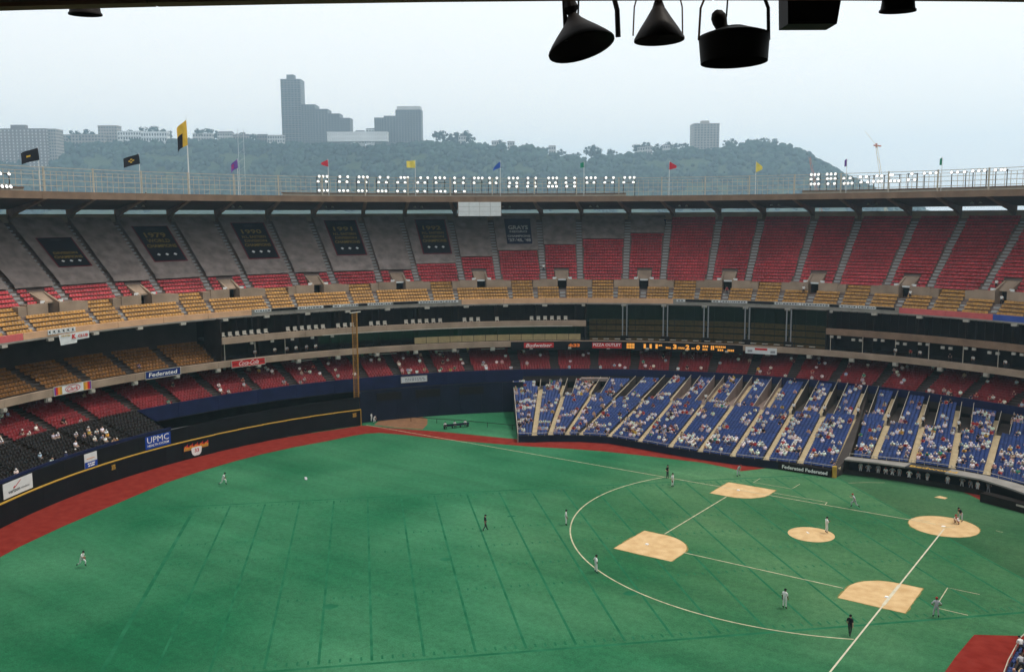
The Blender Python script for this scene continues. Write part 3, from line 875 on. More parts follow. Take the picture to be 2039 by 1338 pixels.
# angles on the ring (degrees) of the lamps in every bank, row by row with the row's height
banks = [
 [([-22.99, -23.47, -23.97], 46.7), ([-22.84, -23.86], 45.7), ([-22.94, -23.46, -23.98], 43.95)],
 [([-25.60, -26.58], 46.7), ([-25.52, -26.47], 45.7), ([-25.49, -26.01, -26.54], 43.95)],
 [([-28.03, -28.55, -29.08], 46.7), ([-27.94, -28.89], 45.7), ([-27.92, -28.38, -28.87], 43.95)],
 [([-30.69, -31.72], 46.7), ([-30.52, -31.49], 45.7), ([-30.43, -30.93, -31.42], 43.95)],
 [([-33.36, -33.82, -34.25], 46.7), ([-32.95, -33.90], 45.7), ([-32.89, -33.82], 43.95)],
 [([-35.91, -36.82], 46.7), ([-35.53, -36.44], 45.7), ([-35.45, -36.42], 43.95)],
 [([-37.83, -38.39, -38.99], 46.7), ([-37.89], 45.7), ([-37.96, -38.47, -39.03], 43.95)],
 [([-40.29, -41.47], 46.7), ([-40.28, -41.40], 45.7), ([-40.38, -41.54], 43.95)],
 [([-42.86, -43.38, -43.87], 46.7), ([-42.81], 45.7)],
 [([-44.83, -45.77], 46.7), ([-44.87, -45.66], 45.7)],
 [([-47.34, -47.90, -48.46], 46.7), ([-47.45, -48.35], 45.7), ([-47.34, -48.35], 45)],
 [([-49.81, -50.82], 46.7), ([-49.81, -50.70], 45.7), ([-49.76, -50.75], 45)],
 [([-52.49, -53.05, -53.54], 46.7), ([-52.61, -53.39], 45.7), ([-52.49, -52.99, -53.50], 45)],
 [([-54.73, -55.84], 46.7), ([-54.73, -55.85], 45.7), ([-54.84, -55.85], 45)],
 [([-57.40, -57.96, -58.52], 46.7), ([-57.45, -58.34], 45.7)],
 [([-59.89, -60.85], 46.7), ([-59.74, -60.74], 45.7)],
 [([-62.28, -62.95, -63.50], 46.7), ([-62.18, -63.39], 45.7)],
 [([-85.36, -85.78, -86.20], 46.6), ([-85.34, -86.15], 45.7), ([-85.36, -85.78, -86.24], 44.75)],
 [([-87.21, -87.68, -88.18], 46.6), ([-87.26, -87.67, -88.16], 45.7), ([-87.35, -88.11], 44.75)],
 [([-89.19, -89.90], 45.7), ([-89.24, -89.69, -90.14], 44.75)],
 [([-91.09, -91.77], 45.9), ([-91.18, -91.93], 44.9)],
 [([-92.60, -93.14, -93.54], 45), ([-92.98, -93.52], 46)],
 [([-94.54, -95.01, -95.47], 45), ([-94.45, -94.71], 46.1)],
 [([-96.52, -97.24], 45.1), ([-96.89], 46.2)],
 [([-98.26, -98.91, -99.55], 46.2)],
 [([-101.22, -101.85, -102.61], 46.2)],
 [([-103.49, -104.12, -104.74], 46.3)],
 [([-105.85, -106.47, -106.83], 46.3)],
 [([13.96, 13.06], 45.4), ([13.86, 13.39, 12.96], 43.5)],
]
for bi, rows in enumerate(banks):
    ths = [x for L, z in rows for x in L]
    c = sum(ths) / len(ths); half = (max(ths) - min(ths)) / 2 + .25
    if bi == len(banks) - 1: lab = 'pair of lit floodlight rows on the roof rail at the far left edge'
    elif bi < 17: lab = 'cluster of %s lit floodlights on the roof, %s from the red flag end' % (words(len(ths)), SECT_WORDS[bi])
    else: lab = 'cluster of %s lit floodlights right of the hill, %s in its row' % (words(len(ths)), SECT_WORDS[bi - 17])
    root = empty('floodlight_bank', pol(RI + .9, c, 43.0), lab, 'floodlights', 'floodlights along the roof edge')
    zs = sorted(z for L, z in rows)
    mb = MB()
    for L, z in rows: mb.polbox(RI + 1.3, RI + 1.38, c + half, c - half, z - .05, z + .05)
    for s in (-1, 1): mb.polbox(RI + 1.38, RI + 1.46, c + s * half * .8 + .04, c + s * half * .8 - .04, 42.4, max(zs) + .1)
    mb.build('frame', MAT['dark_metal'], root)
    for L, z in rows:
        for x in L:
            th = x
            o = bpy.data.objects.new('lamp', LAMP_HOUSE); COL.objects.link(o); o.parent = root
            P = Vector(pol(RI + .95, th, z)); o.location = P - root.location
            o.rotation_euler = (R_(-14), 0, R_(th - 90)); 
            l = bpy.data.objects.new('lens', LAMP_LENS); COL.objects.link(l); l.parent = o

# white board hung under the roof edge
root = empty('blank_display_board', pol(RI, -43.4, 38.8), 'large blank white panel hung below the roof edge', 'panel')
for i in range(4):
    for j in range(3):
        a = -40.6 - 5.6 * i / 4; b = -40.6 - 5.6 * (i + 1) / 4; z0 = 38.85 + .97 * j
        mb = MB(); mb.polbox(RI - .25, RI - .1, a - .015, b + .015, z0 + .015, z0 + .955); mb.build('panel_tile', MAT['panel_white'], root)
mb = MB(); mb.polbox(RI - .09, RI + .1, -40.55, -46.25, 38.8, 41.77); mb.build('frame', MAT['roof_brown'], root)

# flags
def flag(th, top, m, w, h, kind, label, big=False, droop=0.35, sgn=1, extra=None):
    base = Vector(pol(RI + .75, th, 42.6))
    root = empty('flagpole', base, label, 'flag', 'flags along the roof')
    mb = MB(); mb.tube([base, Vector((base.x, base.y, top))], .13 if big else .075, 8, r1=.06 if big else .04); mb.build('pole', MAT['pole_white'], root)
    if big:
        mb = MB(); mb.tube([(base.x, base.y, top), (base.x, base.y, top + .9)], .05, 6, r1=.01); mb.build('finial', MAT['pole_white'], root)
    # cloth flies to the viewer's left (+theta), drooping
    mb = MB(); nu, nv = 10, 7; vs = []
    for j in range(nv + 1):
        for i in range(nu + 1):
            u = i / nu; v = j / nv
            hh = h * (1 - (u * .75 if kind == 'pennant' else u * .12))
            lx = u * w * math.cos(droop * u) ; lz = -v * hh - (h - hh) * .5 * (1 if kind == 'pennant' else .3) - u * w * math.sin(droop) * .9
            off = .16 * math.sin(u * 7 + v * 1.5) * w * .35
            d = math.degrees(lx / RI) * sgn
            vs.append(pol(RI + .75 - off, th + d, top - .12 + lz))
    mb.add(vs, [(j * (nu + 1) + i, j * (nu + 1) + i + 1, (j + 1) * (nu + 1) + i + 1, (j + 1) * (nu + 1) + i) for j in range(nv) for i in range(nu)])
    if extra:
        mb.m = [1 if extra(k % nu, k // nu, nu, nv) else 0 for k in range(len(mb.f))]
        mb.build('cloth', [MAT[m[0]], MAT[m[1]]], root, True)
    else:
        mb.build('cloth', MAT[m], root, True)
    return root
for nme, c in {'flag_red': (.55, .03, .05), 'flag_yellow': (.75, .6, .12), 'flag_blue': (.03, .10, .42), 'flag_green': (.03, .25, .15), 'flag_purple': (.16, .07, .3), 'flag_gold': (.62, .38, .04), 'flag_black': (.012, .011, .014)}.items():
    mat(nme, c, rough=.8, var=.1)
emb = lambda i, j, nu, nv: (3 <= i <= 5 and 2 <= j <= 4 and (i + j) % 2 == 0)
flag(9.9, 49.7, ('flag_black', 'flag_gold'), 3.3, 1.9, 'flag', 'black flag with faint emblem at the left end of the roof', extra=lambda i, j, nu, nv: i in (4, 5) and j == 3)
flag(-1.3, 49.75, ('flag_black', 'flag_gold'), 3.2, 1.7, 'flag', 'black flag with gold letter beside the tall pole', extra=emb)
flag(-7.0, 56.1, ('flag_gold', 'flag_black'), 2.9, 4.4, 'flag', 'large gold and black pennant limp on the tallest white flagpole', big=True, droop=.85, extra=lambda i, j, nu, nv: i > 2 and j > 2)
flag(-12.9, 49.6, ('flag_purple', 'flag_red'), 1.9, 1.6, 'flag', 'purple flag with red emblem just right of the tall pole', droop=.8, extra=lambda i, j, nu, nv: 2 < i < 8 and 1 < j < 5 and (i * j) % 3 != 0)
flag(-24.1, 50.1, 'flag_red', 1.4, 1.4, 'pennant', 'small red flag over the first floodlights', droop=.1)
flag(-35.2, 50.3, 'flag_yellow', 1.8, 1.5, 'flag', 'square yellow flag above the row of floodlights', droop=.08)
flag(-46.2, 50.3, 'flag_blue', 2.0, 1.3, 'pennant', 'blue pennant above the middle of the floodlights', droop=.75)
flag(-57.05, 50.1, 'flag_green', .8, 1.1, 'flag', 'small limp green flag between the blue and red flags', droop=.3)
flag(-67.95, 50.0, 'flag_red', 1.5, 1.7, 'pennant', 'red pennant flying to the right past the last floodlights', droop=.2, sgn=-1)
flag(-78.7, 49.6, 'flag_yellow', 1.3, 2.2, 'pennant', 'yellow pennant in front of the hill shoulder', droop=.2, sgn=-1)
flag(-89.5, 49.5, 'flag_purple', .5, 1.4, 'flag', 'thin limp purple flag against the white sky', droop=.5)
flag(-100.2, 49.0, 'flag_green', .5, 1.3, 'flag', 'thin limp dark green flag near the right edge', droop=.5)

# ================================================================== LOGE DECK AND SUITES
CR, CZ0, CZ1 = 87.0, 11.95, 13.1           # loge fascia radius, bottom, top
loge = empty('loge_deck', pol(CR, -45, 0), 'middle deck with a tan concrete front, mustard seats at its left end', 'grandstand')
LT, LRISE, LN = 1.0, 0.44, 8
prof = [(CR + .3, CZ0 + .1), (CR + .3, 12.2)]
for i in range(LN): prof += [(CR + .6 + LT * i, 12.2 + LRISE * i), (CR + .6 + LT * (i + 1), 12.2 + LRISE * i)]
RB = CR + .6 + LT * LN
prof += [(RB + 1.6, 12.2 + LRISE * (LN - 1)), (RB + 1.6, 23.0), (RB + 2.0, 23.0), (RB + 2.0, 11.6), (CR + .3, CZ0 + .1)]
mb = MB(); mb.sweep(prof, -150, -8.4 + 360, 3.0); mb.v = []; mb.f = []; mb.m = []
mb.sweep(prof, 60, -8.4, 2.0); mb.sweep(prof, -112 - 3, -300, 4.0)
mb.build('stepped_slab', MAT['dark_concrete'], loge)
prof2 = [(CR + .3, CZ0 + .1), (CR + .3, 12.9), (RB + 1.6, 12.9), (RB + 1.6, 23.0), (RB + 2.0, 23.0), (RB + 2.0, 12.0), (CR + .3, CZ0 + .1)]
mb = MB(); mb.sweep(prof2, -8.4, -115, 2.0); mb.build('suite_floor_slab', MAT['interior'], loge)
for k in range(29):
    a = 29.6 - 5.294 * k
    mb = MB(); mb.polbox(CR - .2, CR + .28, a - .012, a - 5.294 + .012, CZ0, CZ1); mb.build('fascia_panel', MAT['concrete'], loge)
for k in range(29):
    a = 29.6 - 5.294 * k
    mb = MB(); mb.polbox(CR - .1, CR + .35, a + .3, a - .3, CZ0 - .75, CZ0 - .02); mb.polbox(CR - .35, CR - .12, a + .22, a - .22, CZ0 - .55, CZ0 - .15)
    mb.build('hung_lamp', MAT['chair_white'], loge)
for a, b in ((-17.2, -20.6), (-27.8, -31.4), (-36.6, -40.0), (-43.0, -46.2)):
    mb = MB(); mb.polbox(CR + .5, CR + .62, a, b, CZ0 - .5, CZ0 - .4); mb.build('light_strip', MAT['chair_white'], loge)
# seats at the open left end
ledge = [30.0, 24.0, 18.7, 13.4, 8.1, 2.8, -2.5, -8.2]
loge_seats = []
for i in range(len(ledge) - 1):
    items = []
    for r in range(1, LN):
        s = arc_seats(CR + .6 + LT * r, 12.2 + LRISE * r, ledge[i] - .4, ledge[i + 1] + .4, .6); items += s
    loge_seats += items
    tag(link('mustard_seats', seats_mesh('mustard_seats', items, 'loge_seat_shaded'), loge), kind='stuff')
    if i:
        mb = MB()
        for r in range(1, LN): mb.polbox(CR + .6 + LT * r + .002, CR + .6 + LT * (r + 1) - .002, ledge[i] + .34, ledge[i] - .34, 12.2 + LRISE * (r - 1), 12.2 + LRISE * r + .02)
        mb.build('aisle_stair', MAT['dark_concrete'], loge)

# suites: two storeys of boxes left of the restaurant and right of it
def suites(a, b, label, nm, glass_lower):
    root = empty('suite_block', pol(CR, (a + b) / 2, 13), label, 'suites')
    n = max(1, round((a - b) / 5.294))
    for k in range(n):
        t0 = a - (a - b) * k / n; t1 = a - (a - b) * (k + 1) / n
        mb = MB(); mb.polbox(CR + .75, CR + 1.25, t0 - .012, t1 + .012, 16.0, 17.2); mb.build('balcony_panel', MAT[nm], root)
    mb = MB(); mb.polbox(CR + 1.26, 96.8, a, b, 16.1, 16.5); mb.build('floor_slab', MAT['dark_concrete'], root)
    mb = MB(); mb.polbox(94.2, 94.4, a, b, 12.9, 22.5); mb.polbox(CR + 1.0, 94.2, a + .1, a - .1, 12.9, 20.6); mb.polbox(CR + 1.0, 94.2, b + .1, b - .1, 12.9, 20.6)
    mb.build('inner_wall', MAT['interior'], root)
    # mullions
    step = 0.98; t = a - .5; i = 0
    while t > b + .4:
        mb = MB(); mb.polbox(CR + 2.3, CR + 2.42, t + .05, t - .05, 16.55, 20.5); mb.build('mullion', MAT['black_and_shade'], root)
        if i % 2 == 0 and i % 4 != 2:
            mb = MB(); mb.polbox(CR + 1.4, CR + 1.5, t + .04, t - .04, 12.95, 16.0); mb.build('post', MAT['rail_tan' if (t > -20 or t < -80) else 'black_and_shade'], root)
        t -= step; i += 1
    # party walls
    t = a - 5.3
    while t > b + 1:
        mb = MB(); mb.polbox(CR + 2.5, 94.1, t + .1, t - .1, 12.95, 20.6); mb.build('party_wall', MAT['interior'], root); t -= 5.294
    return root
sA = suites(-8.4, -57.35, 'two-storey grey balcony block of suites left of the tall restaurant windows', 'concrete', True)
sB = suites(-88.7, -115.0, 'two-storey brown balcony block of suites right of the tall restaurant windows', 'roof_brown', False)
# hanging lamps under the balconies
for k in range(16):
    t = -12.3 - 2.65 * k
    if t < -24: break
    mb = MB(); mb.polbox(CR + .9, CR + 1.2, t + .2, t - .2, 15.5, 15.98); mb.build('balcony_lamp', MAT['chair_white'], sA)
for k in range(10):
    for d in (0, .9):
        t = -89.4 - 2.65 * k - d
        mb = MB(); mb.polbox(CR + .9, CR + 1.2, t + .2, t - .2, 15.4 - .3 * (k % 2), 15.85 - .3 * (k % 2)); mb.build('balcony_lamp', MAT['chair_white'], sB)
mb = MB(); mb.polbox(CR + .6, CR + .72, -21.5, -55.5, 15.98, 16.12); mb.build('light_strip', MAT['chair_white'], sA)
# glazed lower suites with tan spandrels
t = -21.0
while t > -56.6:
    wdt = 1.62
    if not (-27.8 < t < -24.4 and False):
        if t < -33:
            mb = MB(); mb.polbox(CR + 1.25, CR + 1.35, t - .03, t - wdt + .03, 13.1, 14.35); mb.build('spandrel', MAT['spandrel'], sA)
        p = MB(); p.quad(pol(CR + 1.3, t - .03, 14.36), pol(CR + 1.3, t - wdt + .03, 14.36), pol(CR + 1.15, t - wdt + .03, 15.97), pol(CR + 1.15, t - .03, 15.97)); p.build('pane', MAT['glass'], sA)
        q = MB(); q.polbox(CR + 1.2, CR + 1.33, t + .03, t - .03, 13.1, 15.98); q.build('mullion', MAT['black_and_shade'], sA)
    t -= wdt
# white chairs standing on the upper balcony
def chair_proto():
    root = empty('balcony_chair', (0, 0, 0), 'x', 'chair', 'white chairs on the suite balcony')
    mb = MB(); mb.box(-.36, .36, .34, .42, .42, 1.05); mb.build('backrest', MAT['chair_white'], root, world_coords=False)
    mb = MB(); mb.box(-.36, .36, -.1, .36, .36, .44); mb.build('seat', MAT['chair_white'], root, world_coords=False)
    for sx in (-.3, .3):
        for sy in (-.05, .34):
            mb = MB(); mb.box(sx - .03, sx + .03, sy - .03, sy + .03, 0, .36); mb.build('leg', MAT['chair_white'], root, world_coords=False)
    return root
cp = None; cid = 0
groups_ = [(-8.9, 7), (-17.3, 6), (-23.9, 3), (-28.3, 3), (-33.0, 6), (-40.9, 3), (-45.3, 1), (-50.0, 6)]
gw = ['first', 'second', 'third', 'fourth', 'fifth', 'sixth', 'seventh', 'eighth']
for gi, (t, n_) in enumerate(groups_):
    for k in range(n_):
        th = t - .92 * k
        lab = 'white chair on the suite balcony, %s in the %s cluster from the left' % (gw[k], gw[gi])
        loc = pol(CR + 1.55, th, 17.0)
        if cp is None: cp = chair_proto(); cp.location = loc; cp.rotation_euler = (0, 0, R_(th - 90)); cp['label'] = lab
        else: copy_tree(cp, loc, R_(th - 90), lab)
mb = MB(); mb.polbox(CR + 1.26, CR + 2.3, -8.4, -57.35, 16.51, 17.0); mb.build('balcony_step', MAT['dark_concrete'], sA)

# restaurant behind full-height glass
rest = empty('restaurant', pol(CR, -73, 13), 'dark stadium restaurant with tiered floors behind full-height glass', 'restaurant')
for i, (R, z) in enumerate([(CR + 2.2, 13.0), (CR + 4.0, 14.1), (CR + 5.8, 15.2), (CR + 7.4, 16.3)]):
    mb = MB(); mb.polbox(R, R + 1.8, -57.5, -88.6, 12.9, z + .1); mb.build('floor_tier', MAT['interior'], rest)
    for k in range(6):
        a = -57.7 - 5.15 * k
        mb = MB(); mb.polbox(R - .1, R - .02, a - .15, a - 5.0, z - .55, z + .5); mb.build('tier_front', MAT['interior_tan'], rest)
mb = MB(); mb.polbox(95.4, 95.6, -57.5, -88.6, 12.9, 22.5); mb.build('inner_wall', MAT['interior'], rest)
for a in np.arange(-57.5, -88.6, -1.3):
    p = MB(); p.quad(pol(CR + 1.25, a - .03, 13.0), pol(CR + 1.25, a - 1.27, 13.0), pol(CR + 1.05, a - 1.27, 20.4), pol(CR + 1.05, a - .03, 20.4)); p.build('pane', MAT['restaurant_glass'], rest)
    q = MB(); q.polbox(CR + 1.2, CR + 1.28, a + .025, a - .025, 12.95, 20.4); q.build('mullion', MAT['black_and_shade'], rest)
for a in (-62.57, -68.0, -73.36, -78.7, -84.0):
    for d in (-.28, .28):
        mb = MB(); mb.polbox(CR + .95, CR + 1.12, a + d + .07, a + d - .07, 13.1, 20.5); mb.build('column', MAT['sign_grey'], rest)
    mb = MB(); mb.polbox(CR + .85, CR + 1.3, a + .55, a - .55, 12.9, 14.1); mb.build('column_base', MAT['black_and_shade'], rest)
def table_proto():
    root = empty('dining_table', (0, 0, 0), 'x', 'table', 'white dining tables at the restaurant glass')
    mb = MB(); mb.box(-.55, .55, -.3, .3, .66, .74); mb.build('tablecloth', MAT['chair_white'], root, world_coords=False)
    mb = MB(); mb.box(-.06, .06, -.06, .06, 0, .66); mb.build('leg', MAT['dark_metal'], root, world_coords=False)
    return root
tp = None
for k in range(20):
    th = -58.6 - 1.5 * k; loc = pol(CR + .62, th, 12.72)
    lab = 'white dining table along the restaurant front, %s from its left end' % SECT_WORDS[k]
    if tp is None: tp = table_proto(); tp.location = loc; tp.rotation_euler = (0, 0, R_(th - 90)); tp['label'] = lab
    else: copy_tree(tp, loc, R_(th - 90), lab)

# ================================================================== LOWER DECK
DR, DZ = 84.0, 7.55
lower = empty('lower_deck', pol(DR, -45, 0), 'lower deck of red seats in the shade under the middle deck', 'grandstand')
LWT, LWR, LWN = 0.8, 0.30, 14
prof = [(DR, 5.0), (DR, DZ - .35)]
for i in range(LWN): prof += [(DR + .2 + LWT * i, DZ - .4 + LWR * i), (DR + .2 + LWT * (i + 1), DZ - .4 + LWR * i)]
prof += [(97.5, DZ - .4 + LWR * (LWN - 1)), (97.5, 13.0)]
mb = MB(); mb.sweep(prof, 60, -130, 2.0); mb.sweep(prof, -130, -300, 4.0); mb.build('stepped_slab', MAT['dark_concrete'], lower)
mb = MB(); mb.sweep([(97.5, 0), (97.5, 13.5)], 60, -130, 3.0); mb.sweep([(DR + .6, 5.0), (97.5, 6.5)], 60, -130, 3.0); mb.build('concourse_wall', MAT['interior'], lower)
low_edges = [30, 25.6, 20.3, 15.0, 9.7, 4.4, -0.9, -6.2, -11.5, -16.6, -21.6, -26.3, -30.9, -35.9, -41.0, -47.6, -53.0, -58.5, -64.0, -69.3, -74.6, -79.8, -85.1, -90.5, -96.0, -101.3, -106.6, -112, -117.5, -123]
red_low = []
for i in range(len(low_edges) - 1):
    items = []
    a, b = low_edges[i] - .5, low_edges[i + 1] + .5
    for r in range(LWN):
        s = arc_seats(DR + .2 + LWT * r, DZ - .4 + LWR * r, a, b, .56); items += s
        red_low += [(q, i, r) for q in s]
    tag(link('red_seats', seats_mesh('red_seats', items, 'lower_red_shaded'), lower), kind='stuff')
    if i:
        e = low_edges[i]; mb = MB()
        for r in range(1, LWN): mb.polbox(DR + .2 + LWT * r + .002, DR + .2 + LWT * (r + 1) - .002, e + .42, e - .42, DZ - .4 + LWR * (r - 1), DZ - .4 + LWR * r + .02)
        mb.build('aisle_stair', MAT['dark_concrete'], lower)
# navy band along the front
for k in range(30):
    a = 4.5 - 5.294 * k
    if a < -122: break
    z0 = 5.2 if a > -44 else 6.25
    mb = MB(); mb.polbox(DR - .22, DR - .02, a - .01, a - 5.294 + .01, z0, DZ + .12); mb.build('front_panel', MAT['navy'], lower)

# black seats over the outfield wall
black_rows = []
obl = empty('outfield_bleacher', pol(77, 17, 5), 'block of black seats above the outfield wall', 'grandstand')
BN = 9
prof = [(76.2, 3.0), (76.2, 4.9)]
for i in range(BN): prof += [(76.4 + .84 * i, 4.9 + .27 * i), (76.4 + .84 * (i + 1), 4.9 + .27 * i)]
prof += [(84.2, 4.9 + .27 * (BN - 1))]
mb = MB(); mb.sweep(prof, 60, 4.4, 1.4); mb.build('stepped_slab', MAT['interior'], obl)
be = [31, 25.6, 20.3, 15.0, 9.7, 4.6]
for i in range(len(be) - 1):
    items = []
    for r in range(BN):
        s = arc_seats(76.4 + .84 * r, 4.9 + .27 * r, be[i] - .15, be[i + 1] + .15, .6)
        items += s; black_rows += [(q, i, r) for q in s]
    tag(link('black_seats', seats_mesh('black_seats', items, 'black_seat'), obl), kind='stuff')
mb = MB(); mb.add([pol(76.2, 4.4, 0), pol(84.2, 4.4, 0), pol(84.2, 4.4, 7.6), pol(76.2, 4.4, 5.3)], [(0, 1, 2, 3)]); mb.build('end_wall', MAT['wall_black'], obl)
mb = MB(); mb.polbox(75.95, 76.15, 60, 4.4, 5.35, 5.75); mb.build('top_rail', MAT['navy'], obl)

# ================================================================== OUTFIELD WALL
def wallR(th): return 75.4 + max(0, -th) * 0.045
ow = empty('outfield_wall', pol(75.4, 3, 0), 'black padded outfield wall with a yellow line along it', 'wall')
tt = 56.0
while tt > -23.4:
    t1 = max(-23.5, tt - 3.6); r = wallR((tt + t1) / 2)
    mb = MB(); mb.polbox(r, r + .3, tt - .008, t1 + .008, 0.0, 2.92); mb.build('wall_pad', MAT['wall_black'], ow)
    mb = MB(); mb.polbox(r - .03, r + .32, tt, t1, 2.925, 3.05); mb.build('yellow_line', MAT['yellow_paint'], ow)
    mb = MB(); mb.polbox(r + .33, r + .5, tt - .01, t1 + .01, 0.0, 5.34); mb.build('upper_wall_panel', MAT['wall_black'], ow)
    tt = t1
mb = MB(); mb.polbox(wallR(-23.5) - .05, wallR(-23.5) + .32, -23.52, -23.62, 0, 3.1); mb.build('corner_post', MAT['yellow_paint'], ow)
# bullpen back wall, navy
bw = empty('bullpen_wall', pol(78.3, -36, 0), 'tall dark navy wall behind the bullpen', 'wall')
tt = -23.3
while tt > -47.0:
    t1 = tt - 3.1
    mb = MB(); mb.polbox(78.4, 78.7, tt - .01, t1 + .01, 0, 6.0); mb.build('wall_panel', MAT['wall_navy'], bw); tt = t1
for t in (-26.5, -32.2, -38.6):
    mb = MB(); mb.polbox(78.3, 78.39, t, t - 3.6, 3.9, 5.4); mb.build('opening_shade', MAT['black_and_shade'], bw)  # black sheets on the wall face, painted as the shade of openings
mb = MB(); mb.polbox(76.9, 78.4, -23.65, -23.85, 0, 6.0); mb.build('end_panel', MAT['wall_navy'], bw)

# foul pole
fp = empty('foul_pole', pol(wallR(-23.5) + .9, -23.56, 0), 'tall orange-yellow mesh foul pole rising above the wall corner', 'foul pole')
bx_, by_, _ = pol(wallR(-23.5) + .9, -23.56)
mb = MB(); mb.tube([(bx_, by_, 0), (bx_, by_, 21.2)], .15, 8); mb.build('mast', MAT['pole_yellow'], fp)
ax, ay = math.cos(R_(66.4)), math.sin(R_(66.4))
for s in (1,):
    mb = MB(); mb.tube([(bx_ + ax * .9, by_ + ay * .9, 3.3), (bx_ + ax * .9, by_ + ay * .9, 21.0)], .07, 6); mb.build('wing_edge', MAT['pole_yellow'], fp)
mb = MB()
for z in np.arange(3.4, 21.1, .36): mb.tube([(bx_, by_, z), (bx_ + ax * .9, by_ + ay * .9, z)], .025, 4)
for u in np.linspace(.15, .78, 5): mb.tube([(bx_ + ax * u, by_ + ay * u, 3.3), (bx_ + ax * u, by_ + ay * u, 21.0)], .022, 4)
tag(mb.build('wing_mesh', MAT['pole_yellow'], fp), kind='stuff')
mb = MB(); mb.tube([(bx_ - ax * .8, by_ - ay * .8, 21.3), (bx_ + ax * 1.3, by_ + ay * 1.3, 21.15)], .12, 6); mb.build('cap_bar', MAT['chair_white'], fp)

# ================================================================== FIELD-LEVEL STAND (blue seats)
# aisle k: front point, front height, angle and height at the top (R = 82.5), share of the aisle below the tunnel mouth
FS = [((69.6, -5.3), 1.2, -46.96, 5.16, 1.0), ((67.2, -6.8), 1.2, -51.0, 5.04, .86), ((65.2, -8.7), 1.2, -54.8, 5.21, .70), ((62.9, -10.3), 1.2, -59.5, 5.55, .70),
      ((61.0, -11.6), 1.2, -64.4, 5.79, .60), ((56.3, -13.4), 1.2, -68.5, 6.19, .59), ((50.3, -13.1), 1.2, -72.1, 6.42, .61), ((44.4, -12.6), 1.2, -76.4, 6.56, .60),
      ((39.1, -12.5), 1.2, -80.2, 6.83, .60), ((33.7, -12.7), 1.2, -84.1, 6.88, .59), ((28.6, -13.6), 1.2, -87.9, 7.1, .56), ((23.6, -14.6), 1.2, -91.6, 7.2, .565),
      ((18.0, -14.6), 1.2, -95.5, 7.2, .59), ((14.0, -19.4), 2.35, -99.3, 6.88, .50), ((8.8, -20.2), 2.35, -103.2, 6.75, .53), ((3.3, -20.2), 2.35, -107.1, 6.5, .56),
      ((-1.3, -19.3), 2.35, -111.8, 6.01, .66), ((-7.5, -17.0), 2.0, -116.5, 5.9, .7), ((-12.0, -12.5), 1.6, -122.0, 5.9, 1.0)]
blue_seats_all = []
